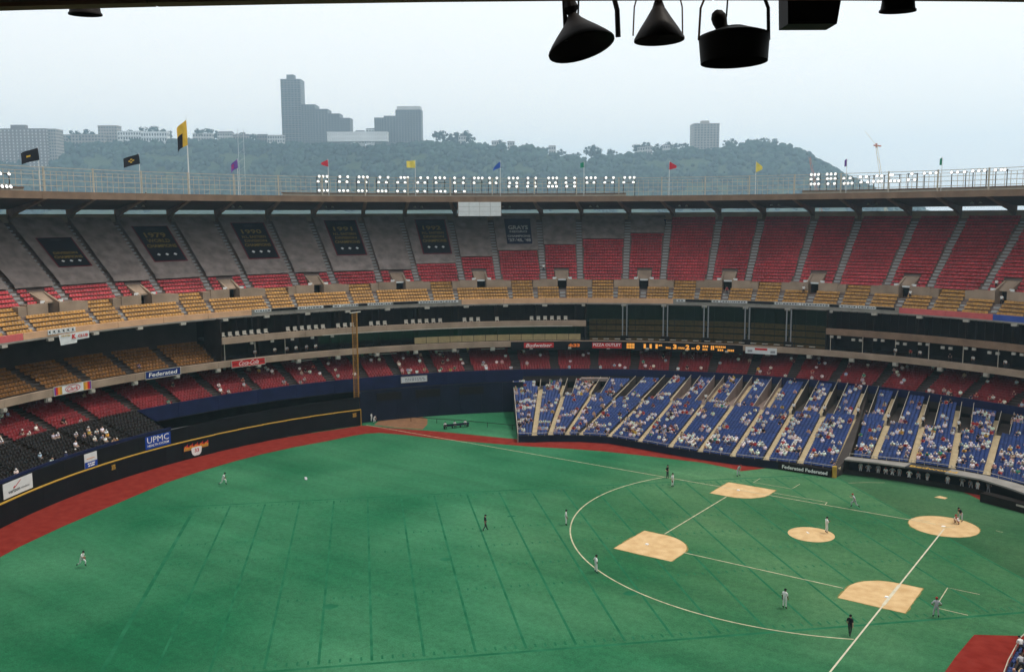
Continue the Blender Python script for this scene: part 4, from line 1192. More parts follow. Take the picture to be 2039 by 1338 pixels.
def field_stand(root, FS, swap=False, maxrows=99, record=True):
    n = len(FS)
    def fr(k): p = FS[k][0]; return Vector((p[0], p[1], FS[k][1]))
    def tp_(k): return Vector(pol(82.5, FS[k][2], FS[k][3]))
    def sw(v): return (v[1], v[0], v[2]) if swap else tuple(v)
    for k in range(n - 1):
        L0, L1, R0, R1 = fr(k), tp_(k), fr(k + 1), tp_(k + 1)
        if k == 12: L0 = Vector((17.4, -18.9, 2.35))
        N = int(((L1 - L0).length + (R1 - R0).length) / 2 / 0.86)
        slab = MB(); items = []
        tmL, tmR = FS[k][4], FS[k + 1][4]
        swapL = 7 <= k <= 9; swapR = 7 <= k + 1 <= 9
        for j in range(min(N, maxrows)):
            t0, t1 = j / N, (j + 1) / N
            def span(t):
                A = L0.lerp(L1, t); B = R0.lerp(R1, t); d = (B - A); ln = d.length; d = d / ln
                mL = .52 if t < tmL else (1.15 if swapL else 1.75)
                mR = .52 if t < tmR else (1.75 if swapR else 1.15)
                if k == 0: mL = .1
                return A + d * mL, B - d * mR
            z = L0.lerp(L1, t0).z * .5 + R0.lerp(R1, t0).z * .5 - .25
            zp = z - ((L1.z - L0.z) / N)
            A0, B0 = span(t0 + 1e-4); A1, B1 = span(t1 - 1e-4)
            for v in (A0, B0, A1, B1): v.z = z
            slab.quad(sw(A0), sw(B0), sw(B1), sw(A1))
            slab.quad(sw((A0.x, A0.y, zp - .02)), sw((B0.x, B0.y, zp - .02)), sw(B0), sw(A0))
            tm = (t0 + t1) / 2
            As, Bs = span(t0 + 1e-4)
            d = (Bs - As); d.z = 0; ln = d.length; d.normalize()
            nrm = Vector((d.y, -d.x, 0))
            mid = (As + Bs) / 2
            c = Vector((CC, CC, 0))
            if nrm.dot(Vector((mid.x - CC, mid.y - CC, 0))) < 0: nrm = -nrm
            ang = math.degrees(math.atan2(nrm.y, nrm.x))
            m = int(ln / .55)
            for i in range(m):
                P = As + d * ((i + .5) * ln / m)
                if swap: it = (P.y, P.x, z, 90 - ang)
                else: it = (P.x, P.y, z, ang)
                items.append(it)
                if record: blue_seats_all.append((it, k, j, i))
        slab.build('tread_slab', MAT['dark_concrete'], root)
        me = seats_mesh('blue_seats', items, 'blue_seat')
        if me: tag(link('blue_seats', me, root), kind='stuff')
    # aisles: cream steps up to the tunnel mouth, then steps beside an open trench
    for k in range(1, n - 1):
        A, B, tm = fr(k), tp_(k), FS[k][4]
        if k == 12: A = Vector((18.2, -15.0, 1.2))
        d = (B - A); d.z = 0; d.normalize(); rt = Vector((-d.y, d.x, 0))
        if rt.dot(Vector((math.sin(R_(FS[k][2])), -math.cos(R_(FS[k][2])), 0))) < 0: rt = -rt     # towards smaller angles (viewer's right)
        N = int((B - A).length / .86)
        st = MB()
        side = 1 if not 7 <= k <= 9 else -1
        for j in range(min(N, maxrows)):
            t0, t1 = j / N, (j + 1) / N
            p0, p1 = A.lerp(B, t0), A.lerp(B, t1 - .001)
            if j == 0: continue
            if t0 > .93 and tm < 1: break
            o0, o1 = (-.48, .48) if t0 < tm else ((-1.0, -.2) if side == 1 else (.2, 1.0))
            for h in (0, 1):
                q0 = p0.lerp(p1, h * .5); q1 = p0.lerp(p1, .5 + h * .5)
                zt = p0.z - .25 + h * (B.z - A.z) / N * .5 + .03
                st.hexa([sw((q0 + rt * o0).to_tuple()[:2] + (zt - .3,)), sw((q0 + rt * o1).to_tuple()[:2] + (zt - .3,)), sw((q1 + rt * o1).to_tuple()[:2] + (zt - .3,)), sw((q1 + rt * o0).to_tuple()[:2] + (zt - .3,)),
                         sw((q0 + rt * o0).to_tuple()[:2] + (zt,)), sw((q0 + rt * o1).to_tuple()[:2] + (zt,)), sw((q1 + rt * o1).to_tuple()[:2] + (zt,)), sw((q1 + rt * o0).to_tuple()[:2] + (zt,))])
        st.build('aisle_stair', MAT['cream_stair'], root)
        if tm < 1 and maxrows > 50:
            tr = MB(); zm = A.lerp(B, tm).z - .3
            M, E = A.lerp(B, tm), B + d * 1.4
            oa, ob = (-.15, 1.7) if side == 1 else (-1.7, .15)
            c4_ = [(M + rt * oa), (M + rt * ob), (E + rt * ob), (E + rt * oa)]
            tr.add([sw((p.x, p.y, zm)) for p in c4_], [(0, 1, 2, 3)])
            for o in (oa, ob):
                a, b = M + rt * o, B + rt * o
                tr.add([sw((a.x, a.y, zm)), sw((b.x, b.y, zm)), sw((b.x, b.y, B.z + .55)), sw((a.x, a.y, zm + .65))], [(0, 1, 2, 3)])
            tr.build('tunnel_trench', MAT['tread_concrete' if 6 <= k <= 9 else 'dark_concrete'], root)
            for o in (oa, ob):
                a, b = M + rt * o, B + rt * o
                rl = MB(); rl.tube([sw((a.x, a.y, zm + .8)), sw((b.x, b.y, B.z + .75))], .05, 5); rl.tube([sw((a.x, a.y, zm)), sw((a.x, a.y, zm + .85))], .05, 5); rl.build('handrail', MAT['rail_tan'], root)
    # front wall and rail
    for k in range(n - 1):
        a, b = fr(k), fr(k + 1)
        if k == 12: a = Vector((17.4, -18.9, 2.35))
        d = (b - a); d.z = 0; ln = d.length; d.normalize(); nr = Vector((-d.y, d.x, 0))
        w = MB()
        w.hexa([sw((a.x, a.y, 0)), sw((b.x, b.y, 0)), sw((b.x + nr.x * .2, b.y + nr.y * .2, 0)), sw((a.x + nr.x * .2, a.y + nr.y * .2, 0)),
                sw((a.x, a.y, a.z - .05)), sw((b.x, b.y, b.z - .05)), sw((b.x + nr.x * .2, b.y + nr.y * .2, b.z - .05)), sw((a.x + nr.x * .2, a.y + nr.y * .2, a.z - .05))])
        w.build('front_wall', MAT['wall_navy'], root)
        r = MB(); r.tube([sw((a.x, a.y, a.z + .45)), sw((b.x, b.y, b.z + .45))], .045, 5)
        for i in range(int(ln / 1.8) + 1):
            p = a.lerp(b, i * 1.8 / ln); r.tube([sw((p.x, p.y, a.z - .05)), sw((p.x, p.y, a.z + .45))], .035, 4)
        r.build('front_rail', MAT['rail_tan'], root)
fsroot = empty('field_stand', (40, -20, 0), 'low stand of blue seats with cream aisle steps along the infield', 'grandstand')
field_stand(fsroot, FS)
# end wall towards the bullpen
mb = MB(); a = Vector((69.6, -5.3, 0)); b = Vector(pol(82.5, -46.96, 0))
mb.add([(a.x, a.y, 0), (b.x, b.y, 0), (b.x, b.y, 5.3), (a.x, a.y, 1.35)], [(0, 1, 2, 3)]); mb.build('end_wall', MAT['wall_black'], fsroot)
mb = MB(); mb.tube([(a.x, a.y, 1.4), (b.x, b.y, 5.5)], .07, 6); mb.tube([(a.x, a.y, 0), (a.x, a.y, 1.5)], .07, 6); mb.build('end_rail', MAT['chair_white'], fsroot)
# the same stand on the near side of the field, only its lowest rows come into view
nsroot = empty('near_stand', (-16, 32, 0), 'near stand corner with blue seats behind a pipe rail, bottom right', 'grandstand')
near_fs = FS[5:13]
near_seats = []
_save = blue_seats_all; blue_seats_all = near_seats
field_stand(nsroot, near_fs, swap=True, maxrows=14)
blue_seats_all = _save
# landing between the last full aisle and the dugout roof
mb = MB(); t12 = pol(82.5, -95.5, 6.9)
mb.add([(18.0, -14.6, 0), (17.4, -18.9, 0), t12[:2] + (0,), (18.6, -14.8, .95), (17.4, -18.9, 2.1), t12], [(3, 4, 5), (0, 1, 4, 3), (1, 2, 5, 4)]); mb.build('landing_slab', MAT['dark_concrete'], fsroot)
# pale folded cover on the stand's top rows
mb = MB(); mb.polbox(81.0, 82.6, -56.6, -60.4, 5.6, 6.15); tag(mb.build('equipment_cover', MAT['tarp']), 'pale grey covered box at the top of the blue stand beneath the navy band', 'box')

# ================================================================== DUGOUT
dug = empty('dugout', (9, -18, 0), 'black dugout with a pale roof edge below the blue seats', 'dugout')
DF = [(17.6, -16.9), (13.4, -17.6), (9.1, -17.7), (3.7, -17.5), (-1.0, -16.9), (-4.6, -14.6), (-7.4, -12.4)]
DBk = [(17.6, -18.9), (14.0, -19.4), (8.8, -20.2), (3.3, -20.2), (-1.3, -19.3), (-5.3, -17.4), (-9.4, -14.4)]
for i in range(len(DF) - 1):
    mb = MB()
    p = [DF[i], DF[i + 1], DBk[i + 1], DBk[i]]
    mb.hexa([(x, y, 2.1) for x, y in p] + [(x, y, 2.32) for x, y in p])
    mb.build('roof_slab', MAT['step_concrete' if i != 2 else 'charcoal'], dug)
    mb = MB(); mb.hexa([(x, y, 1.92) for x, y in (DF[i], DF[i + 1])] + [(DF[i + 1][0], DF[i + 1][1] - .12, 1.92), (DF[i][0], DF[i][1] - .12, 1.92)] + [(x, y, 2.095) for x, y in (DF[i], DF[i + 1])] + [(DF[i + 1][0], DF[i + 1][1] - .12, 2.095), (DF[i][0], DF[i][1] - .12, 2.095)]); mb.build('roof_beam', MAT['black_and_shade'], dug)
    mb = MB(); a, b = DBk[i], DBk[i + 1]; mb.add([(*a, 0), (*b, 0), (*b, 2.1), (*a, 2.1)], [(0, 1, 2, 3)]); mb.build('rear_wall', MAT['black_and_shade'], dug)
    mb = MB(); a, b = DF[i], DF[i + 1]; mb.hexa([(*a, 0), (*b, 0), (b[0], b[1] - .2, 0), (a[0], a[1] - .2, 0), (*a, .75), (*b, .75), (b[0], b[1] - .2, .75), (a[0], a[1] - .2, .75)]); mb.build('front_wall', MAT['black_and_shade'], dug)
    mb = MB(); mb.add([(*DF[i], .02), (*DF[i + 1], .02), (*DBk[i + 1], .02), (*DBk[i], .02)], [(0, 1, 2, 3)]); mb.build('floor', MAT['black_and_shade'], dug)
mb = MB(); mb.add([(17.62, -16.9, 0), (17.62, -18.9, 0), (17.62, -18.9, 2.3), (17.62, -16.9, 2.3)], [(0, 1, 2, 3)]); mb.build('end_wall', MAT['black_and_shade'], dug)
mb = MB()
def dmap(u, v):
    x = 7.6 - 6.2 * u; return (x, -17.62 - .05 * (v) - 1.1 * v + .12 * u, 2.36 + .05 * v)
put_text(mb, 'Bedworld', lambda u, v: (8.6 - 6.4 * u, -17.95 - 1.1 * v + .1 * u, 2.345), 0, 1, 0, 1, bold=.03)
mb.build('lettering', MAT['yellow_paint'], dug)
# black sign box left of the dugout
root = empty('camera_well', (22, -13.6, 0), 'low black box with white lettering in front of the blue seats', 'sign')
mb = MB(); mb.hexa([(26.6, -13.9, 0), (18.6, -13.9, 0), (18.4, -14.9, 0), (26.6, -14.9, 0), (26.6, -13.9, 1.15), (18.6, -13.9, 1.15), (18.4, -14.9, 1.15), (26.6, -14.9, 1.15)]); mb.build('box', MAT['black_and_shade'], root)
for a in (26.0, 22.4):
    mb = MB(); put_text(mb, 'Federated', lambda u, v: (a - 3.3 * u, -13.86, .3 + .55 * v), 0, 1, 0, 1, bold=.03); mb.build('lettering', MAT['white_paint'], root)
root = empty('camera_well', (-4, -12.6, 0), 'low black photographers box right of the dugout behind home plate', 'sign')
mb = MB(); mb.hexa([(-1.6, -13.6, 0), (-9.0, -10.6, 0), (-9.6, -12, 0), (-2.2, -14.9, 0), (-1.6, -13.6, 1.2), (-9.0, -10.6, 1.2), (-9.6, -12, 1.2), (-2.2, -14.9, 1.2)]); mb.build('box', MAT['black_and_shade'], root)
mb = MB(); mb.hexa([(-6.2, -11.66, .75), (-9.0, -10.53, .75), (-9.02, -10.56, .75), (-6.22, -11.69, .75), (-6.2, -11.66, 1.0), (-9.0, -10.53, 1.0), (-9.02, -10.56, 1.0), (-6.22, -11.69, 1.0)]); mb.build('lettering', MAT['chair_white'], root)
# yellow bin at the end of the front row and a yellow guard
mb = MB(); mb.tube([(18.2, -14.3, 0), (18.2, -14.3, 1.7)], .35, 10); tag(mb.build('bin', MAT['yellow_paint']), 'yellow bin at the foot of the last aisle before the dugout', 'bin')

# bullpen furniture
root = empty('bullpen_bench', (85.5, -8.6, 0), 'long dark bench on the bullpen turf', 'bench')
mb = MB(); d = Vector((-2.4, -4.4, 0)).normalized(); nn_ = Vector((-d.y, d.x, 0)); o = Vector((86.8, -5.8, 0))
def bb(a0, a1, b0, b1, z0, z1):
    q = [o + d * a + nn_ * b for a, b in ((a0, b0), (a1, b0), (a1, b1), (a0, b1))]
    return [(p.x, p.y, z0) for p in q] + [(p.x, p.y, z1) for p in q]
mb.hexa(bb(0, 5.0, -.25, .25, .42, .5)); mb.build('seat', MAT['wall_navy'], root)
mb = MB(); mb.hexa(bb(0, 5.0, -.3, -.22, .55, .85)); mb.build('backrest', MAT['wall_navy'], root)
for a in (.1, 1.7, 3.3, 4.8):
    mb = MB(); mb.hexa(bb(a, a + .1, -.25, .25, 0, .42)); mb.build('leg', MAT['black_and_shade'], root)
mb = MB(); mb.tube([(99, -6, .9), (86, -10.4, .9), (75.5, -12.6, .9)], .06, 5)
for q in ((96, -7.1), (91, -8.8), (81, -11.5), (76, -12.5)): mb.tube([(q[0], q[1], 0), (q[0], q[1], .9)], .05, 5)
tag(mb.build('bullpen_rail', MAT['black_and_shade']), 'thin dark rail stretched across the bullpen turf', 'rail')

# ================================================================== SIGNS
def sign(name, label, thL, thR, z0, z1, R, panel, texts, frame=None, cat='sign', extra=None):
    root = empty(name, pol(R, (thL + thR) / 2, z0), label, cat)
    mb = MB(); mb.polbox(R - .06, R, thL, thR, z0, z1); mb.build('panel', MAT[panel], root)
    if frame:
        mb = MB(); w = .1; dw = math.degrees(w / R)
        mb.polbox(R - .1, R - .065, thL, thR, z1 - w, z1); mb.polbox(R - .1, R - .065, thL, thR, z0, z0 + w)
        mb.polbox(R - .1, R - .065, thL, thL - dw, z0 + w, z1 - w); mb.polbox(R - .1, R - .065, thR + dw, thR, z0 + w, z1 - w)
        mb.build('frame', MAT[frame], root)
    f = cyl_map(R - .09, thL, thR, z0, z1)
    for s, u0, u1, v0, v1, m, sh in texts:
        mb = MB(); put_text(mb, s, f, u0, u1, v0, v1, shear=sh, bold=.0 if s in ('UPMC', 'Coca-Cola') else .015); mb.build('lettering', MAT[m], root)
    if extra: extra(root, f)
    return root
RS = CR - .24
def clark(root, f):
    for i, m in enumerate(('sign_purple', 'sign_red', 'sign_orange', 'yellow_paint', 'panel_white')):
        for a, b in ((i * .055, i * .055 + .055), (1 - i * .055 - .055, 1 - i * .055)):
            mb = MB(); mb.quad(f(a, .04), f(b, .04), f(b, .96), f(a, .96)); mb.build('colour_stripe', MAT[m], root)
    mb = MB(); ring = []
    for i in range(28):
        a = 6.2832 * i / 28; ring.append((.5 + .2 * math.cos(a), .5 + .4 * math.sin(a), .5 + .182 * math.cos(a), .5 + .34 * math.sin(a)))
    for i in range(28):
        p, q = ring[i], ring[(i + 1) % 28]; mb.quad(f(p[0], p[1]), f(q[0], q[1]), f(q[2], q[3]), f(p[2], p[3]))
    mb.build('oval', MAT['sign_red'], root)
sign('advert_board', 'white advertising board with rainbow ends and red oval, below the mustard loge seats', 13.2, 8.6, 11.95, 13.35, RS, 'panel_white', [('Clark', .35, .65, .28, .72, 'sign_red', .3)], 'chair_white', extra=clark)
sign('advert_board', 'navy board reading Federated on the loge front', 1.95, -2.55, 11.85, 13.25, RS, 'sign_blue', [('Federated', .1, .9, .25, .75, 'white_paint', .1)], 'chair_white')
sign('advert_board', 'red board reading Coca-Cola on the loge front', -9.1, -13.55, 11.72, 13.07, RS, 'sign_red', [('Coca-Cola', .22, .80, .2, .82, 'white_paint', .45), ('drink', .04, .17, .4, .6, 'black_cloth', 0), ('classic', .83, .97, .4, .6, 'black_cloth', 0)], 'chair_white')
sign('advert_board', 'red board reading Budweiser left of the clock', -48.8, -52.9, 11.7, 12.75, RS - .1, 'sign_red', [('Budweiser', .06, .94, .15, .85, 'white_paint', .3)])
sign('advert_board', 'dark red board reading PIZZA OUTLET right of the clock', -58.2, -62.2, 11.6, 12.7, RS - .1, 'sign_red', [('PIZZA OUTLET', .03, .97, .35, .9, 'white_paint', 0)])
def logos(root, f):
    for a, b in ((.07, .22), (.80, .95)):
        mb = MB(); mb.quad(f(a, .2), f(b, .25), f(b, .6), f(a, .55)); mb.build('logo', MAT['sign_grey'], root)
    mb = MB(); mb.quad(f(.3, .58), f(.7, .58), f(.7, .92), f(.3, .92)); mb.build('logo_band', MAT['sign_red'], root)
sign('advert_board', 'white board with a small red heading right of the score strip', -78.75, -82.8, 11.5, 12.78, RS - .1, 'panel_white', [], None, extra=logos)
sb = sign('score_strip', 'long black electronic score strip with orange figures under the restaurant', -47.0, -78.4, 11.25, 12.98, RS, 'wall_black', [], None, 'scoreboard')
fz = lambda thL, thR: cyl_map(RS - .12, thL, thR, 11.35, 12.9)
def led(s, a, b, v0, v1, m='led'):
    mb = MB(); put_text(mb, s, fz(a, b), 0, 1, v0, v1, bold=.05); mb.build('figures', MAT[m], sb)
led('4:33', -54.9, -56.5, .3, .75, 'led_dim')
def ledbar(a, b, v0, v1):
    mb = MB(); f = fz(a, b); k = max(2, int((a - b) / .22))
    for i in range(k): mb.quad(f(i / k, v0), f((i + .72) / k, v0), f((i + .72) / k, v1), f(i / k, v1))
    mb.build('figures', MAT['led'], sb)
ledbar(-62.9, -64.0, .5, .85); ledbar(-62.9, -64.0, .15, .46)
led('1', -65.2, -65.5, .22, .8); led('1', -66.0, -66.3, .22, .8); led('1', -66.8, -67.1, .22, .8); led('st', -67.2, -67.7, .55, .8)
led('BALL', -68.2, -68.9, .25, .5); led('3', -69.15, -69.65, .2, .85)
led('STRIKE', -69.8, -70.7, .25, .5); led('2', -70.85, -71.35, .2, .85)
led('OUT', -71.6, -72.1, .25, .5); led('0', -72.25, -72.75, .2, .85)
ledbar(-73.1, -73.9, .6, .85); ledbar(-74.2, -74.7, .3, .85); ledbar(-74.8, -76.2, .6, .85); ledbar(-73.1, -73.8, .2, .45); ledbar(-75.1, -75.9, .2, .45); ledbar(-76.4, -77.3, .2, .45)
def greytext(root, f):
    for v in (.3, .56):
        u = .16
        mb = MB()
        while u < .84:
            w = rng.uniform(.04, .1); mb.quad(f(u, v), f(u + w, v), f(u + w, v + .15), f(u, v + .15)); u += w + .03
        mb.build('print', MAT['sign_grey'], root)
sign('advert_board', 'small white board with grey print on the navy band over the bullpen', -31.2, -34.9, 6.0, 7.25, DR - .26, 'panel_white', [], 'chair_white', extra=greytext)
WR = lambda t: wallR(t) + .3
sign('wall_advert', 'royal blue wall sign reading UPMC Health System', 8.4, 4.75, 3.2, 5.2, WR(6), 'sign_royal', [('UPMC', .07, .93, .45, .92, 'white_paint', 0), ('HEALTH SYSTEM', .08, .92, .16, .34, 'white_paint', 0)])
def vz(root, f):
    mb = MB(); mb.quad(f(.32, .55), f(.36, .5), f(.41, .62), f(.39, .64)); mb.quad(f(.36, .5), f(.39, .5), f(.62, .9), f(.58, .9)); mb.build('tick', MAT['sign_red'], root)
sign('wall_advert', 'big white wall sign reading verizon wireless, far left of the outfield', 29.0, 24.75, 3.3, 5.25, WR(20), 'panel_white', [('verizon', .16, .56, .24, .46, 'black_cloth', 0), ('wireless', .58, .88, .27, .42, 'sign_grey', 0)], extra=vz)
def wb(root, f):
    mb = MB(); mb.quad(f(0, 0), f(1, 0), f(1, .42), f(0, .42)); mb.build('blue_half', MAT['sign_royal'], root)
    f2 = lambda u, v: f(u, v)
    g2 = cyl_map(WR(10) - .11, 17.2, 15.4, 3.15, 5.25)
    for v, us in ((.24, ((.2, .34), (.37, .5), (.53, .78))), (.09, ((.24, .4), (.44, .74)))):
        for u0, u1 in us:
            mb = MB(); mb.quad(g2(u0, v), g2(u1, v), g2(u1 + .02, v + .09), g2(u0 + .02, v + .09)); mb.build('print', MAT['white_paint'], root)
    mb = MB(); g2 = cyl_map(WR(10) - .11, 17.2, 15.4, 3.15, 5.25); mb.quad(g2(.15, .62), g2(.8, .62), g2(.8, .66), g2(.15, .66)); mb.build('rule', MAT['sign_orange'], root)
sign('wall_advert', 'small half white, half blue sign on the outfield wall', 17.2, 15.4, 3.15, 5.25, WR(10), 'panel_white', [], extra=wb)
def jersey(root, f):
    fj = lambda R: cyl_map(R, 3.2, -.5, .25, 2.6)
    a = fj(wallR(0) - .1)
    for i, m in ((0, 'sign_red'), (1, 'sign_orange'), (2, 'yellow_paint')):
        mb = MB(); n = 14
        for k in range(n):
            u = .02 + .94 * k / n; mb.add([a(u, .5 + .02 * i), a(u + .09, .5 + .02 * i), a(u + .10, .86 + .14 * math.sin(k * 2.1 + i) * (1 - .25 * i) - .08 * i), a(u + .02, .82 - .1 * i)], [(0, 1, 2, 3)])
        mb.v = [tuple(Vector(p) + (Vector(pol(1, 1.5)) - Vector((CC, CC, 0))) * (-.02 * i)) for p in mb.v]
        mb.build('flame', MAT[m], root)
    mb = MB(); b = fj(wallR(0) - .18); mb.add([b(x, y) for x, y in ((.3, .6), (.36, .66), (.66, .66), (.72, .6), (.7, .28), (.66, .14), (.60, .06), (.42, .06), (.36, .14), (.32, .28))], [tuple(range(10))]); mb.build('jersey', MAT['white_paint'], root)
    mb = MB(); put_text(mb, '33', fj(wallR(0) - .21), .43, .60, .3, .56, bold=.03); mb.build('number', MAT['sign_red'], root)
sign('wall_advert', 'flaming red and yellow emblem with white shirt numbered 33 on the wall', 3.3, -.6, .25, 2.6, wallR(0) - .02, 'wall_black', [], extra=jersey)
for th, s in ((13.35, '375'), (-22.6, '335')):
    mb = MB(); mb.v = []; root = empty('distance_marker', pol(75.2, th, 1.5), 'yellow distance marker on the outfield wall, %s' % ('below the half white sign' if s == '375' else 'beside the foul pole'), 'marker')
    put_text(mb, s, cyl_map(wallR(th) - .06, th + .28, th - .28, 1.75, 2.55), 0, 1, 0, 1, bold=.06); mb.build('digits', MAT['yellow_paint'], root)
# K cards taped to the upper fascia and the fan banner below
for i in range(6):
    a = 11.95 - .54 * i
    root = empty('strikeout_card', pol(89.4, a, 21.1), 'white card with black K on the upper fascia, %s from the left' % SECT_WORDS[i], 'card', 'strikeout cards on the fascia')
    mb = MB(); mb.polbox(89.36, 89.39, a, a - .5, 21.0, 21.75); mb.build('card', MAT['panel_white'], root)
    mb = MB(); put_text(mb, 'K', cyl_map(89.34, a, a - .5, 21.0, 21.75), .2, .8, .2, .8, bold=.04); mb.build('letter', MAT['black_cloth'], root)
root = empty('fan_banner', pol(89.1, 9, 19.2), 'white stepped cloth banner reading K CLUB hung below the upper deck', 'banner')
mb = MB(); f = cyl_map(89.05, 10.9, 7.35, 19.15, 20.95)
mb.add([f(0, .93), f(.05, 0), f(.59, .06), f(.59, .30), f(1, .36), f(1, 1)], [(0, 1, 2, 3, 4, 5)]); mb.build('cloth', MAT['panel_white'], root)
f = cyl_map(88.93, 10.9, 7.35, 19.15, 20.95)
mb = MB(); put_text(mb, 'K', f, .42, .56, .46, .84, bold=.08); mb.build('letter', MAT['sign_red'], root)
mb = MB(); put_text(mb, 'CLUB', f, .62, .95, .52, .78, bold=.03); mb.build('lettering', MAT['sign_red'], root)
mb = MB(); put_text(mb, "PIRATES'", f, .07, .38, .72, .88, bold=.03); mb.build('small_lettering', MAT['yellow_paint'], root)

# ================================================================== FITTINGS HUNG FROM THE NEAR ROOF EDGE
EX = Vector((-0.81, -0.586, 0)).normalized(); EY = Vector((0.586, -0.81, 0)).normalized(); EZ = Vector((0, 0, 1))
def lathe(mb, apex, axis, prof, n=28):
    axis = Vector(axis).normalized(); a = axis.cross(EY).normalized(); b = axis.cross(a)
    vs = []
    for s, r in prof:
        c = Vector(apex) + axis * s
        vs += [tuple(c + a * r * math.cos(6.28319 * i / n) + b * r * math.sin(6.28319 * i / n)) for i in range(n)]
    fs = []
    for k in range(len(prof) - 1):
        for i in range(n): fs.append((k * n + i, k * n + (i + 1) % n, (k + 1) * n + (i + 1) % n, (k + 1) * n + i))
    fs.append(tuple(range(n)))
    mb.add(vs, fs)
def hang(name, P, label, cat, group=None): return empty(name, P, label, cat, group)
def at_(P, x, y, z): return tuple(Vector(P) + EX * x + EY * y + EZ * z)
# tilted bell-shaped floodlight
P = Vector((-14.46, 110.78, 41.72)); r1 = hang('hanging_floodlight', P, 'tilted bell-shaped floodlight in black silhouette, leftmost of three under the roof edge', 'floodlight', 'floodlights under the near roof edge')
mb = MB(); lathe(mb, P, EX * .25 - EZ * .95 - EY * .22, [(-.06, .05), (0, .07), (.1, .13), (.2, .22), (.32, .34), (.44, .45), (.54, .53), (.56, .53)]); mb.build('reflector', MAT['black_and_shade'], r1, True)  # near-black colour carries the backlit silhouette, as on the other fittings here
mb = MB(); mb.tube([at_(P, -.13, 0, .3), at_(P, -.11, 0, -.1), at_(P, -.1, 0, -.4)], .04, 6); mb.build('yoke_arm', MAT['black_and_shade'], r1)
mb = MB(); mb.tube([at_(P, .62, 0, .35), at_(P, .70, 0, .06), at_(P, .73, .1, -.33)], .042, 6); mb.build('yoke_arm', MAT['dark_metal'], r1)
mb = MB(); lathe(mb, at_(P, -.05, 0, .22), EX * .2 - EZ, [(0, .08), (.12, .12), (.22, .07)], 12); mb.build('ballast', MAT['black_and_shade'], r1)
mb = MB(); mb.tube([at_(P, .1, 0, .32), at_(P, .09, 0, -.02)], .015, 5); mb.build('cable', MAT['black_and_shade'], r1)
# straight cone
P = Vector((-15.6, 110.1, 41.92)); r2 = hang('hanging_floodlight', P, 'conical floodlight pointing straight down, middle of three under the roof edge', 'floodlight', 'floodlights under the near roof edge')
mb = MB(); lathe(mb, P, -EZ - EY * .04 + EX * .03, [(0, .05), (.14, .1), (.3, .2), (.45, .30), (.6, .39), (.63, .39)]); mb.build('reflector', MAT['dark_metal'], r2, True)
for s in (-1, 1):
    mb = MB(); mb.tube([at_(P, s * .31, 0, .1), at_(P, s * .37, 0, -.12), at_(P, s * .385, 0, -.55)], .012, 5); mb.build('yoke_arm', MAT['leather'], r2)
# broad drum with a ball-shaped socket
P = Vector((-16.40, 109.64, 41.70)); r3 = hang('hanging_floodlight', P, 'broad drum floodlight with a ball-shaped socket, rightmost of three under the roof edge', 'floodlight', 'floodlights under the near roof edge')
mb = MB(); lathe(mb, at_(P, .24, 0, -.22), -EZ - EY * .03 + EX * .02, [(0, .16), (.05, .3), (.1, .45), (.13, .53), (.18, .535), (.52, .51), (.54, .51)], 32); mb.build('reflector', MAT['black_and_shade'], r3, True)
mb = MB(); lathe(mb, at_(P, -.04, 0, .03), -EZ + EX * .35, [(0, .02), (.03, .08), (.1, .115), (.18, .115), (.26, .095), (.34, .13), (.46, .18)], 16); mb.build('socket', MAT['black_and_shade'], r3, True)
for s, x in ((-1, -.28), (1, .76)):
    mb = MB(); mb.tube([at_(P, x - s * .1, 0, .3), at_(P, x, 0, .06), at_(P, x + .02 * s, 0, -.42)], .018 if s < 0 else .028, 6); mb.build('yoke_arm', MAT['leather' if s < 0 else 'black_and_shade'], r3)
mb = MB(); mb.tube([at_(P, .14, 0, .3), at_(P, .12, 0, -.08)], .014, 5); mb.build('cable', MAT['black_and_shade'], r3)
# loudspeaker box and two round fittings
P = Vector((-17.61, 108.88, 41.5)); r4 = hang('loudspeaker_box', P, 'plain black loudspeaker box under the roof edge', 'loudspeaker')
mb = MB()
mb.hexa([at_(P, -.38, 0, 0), at_(P, .37, 0, 0), at_(P, .37, .5, 0), at_(P, -.38, .5, 0), at_(P, -.40, 0, .5), at_(P, .44, 0, .5), at_(P, .44, .5, .5), at_(P, -.40, .5, .5)]); mb.build('cabinet', MAT['black_and_shade'], r4)
mb = MB(); mb.hexa([at_(P, -.34, -.02, .03), at_(P, .33, -.02, .03), at_(P, .33, -.004, .03), at_(P, -.34, -.004, .03), at_(P, -.35, -.02, .4), at_(P, .38, -.02, .4), at_(P, .38, -.004, .4), at_(P, -.35, -.004, .4)]); mb.build('grille', MAT['black_and_shade'], r4)
for P, lab in ((Vector((-18.68, 108.2, 41.62)), 'short round black fitting at the right of the near roof edge'), (Vector((-7.15, 114.57, 41.96)), 'short round black fitting at the left of the near roof edge')):
    r5 = hang('round_fitting', P, lab, 'lamp', 'round fittings under the near roof edge')
    mb = MB(); lathe(mb, P + EZ * .3, -EZ + EY * .06, [(0, .23), (.1, .235), (.22, .25), (.235, .27), (.26, .27)], 24); mb.build('housing', MAT['black_and_shade'], r5, True)
    mb = MB(); mb.tube([tuple(P + EZ * .25), tuple(P + EZ * .75)], .06, 8); mb.build('stem', MAT['black_and_shade'], r5)

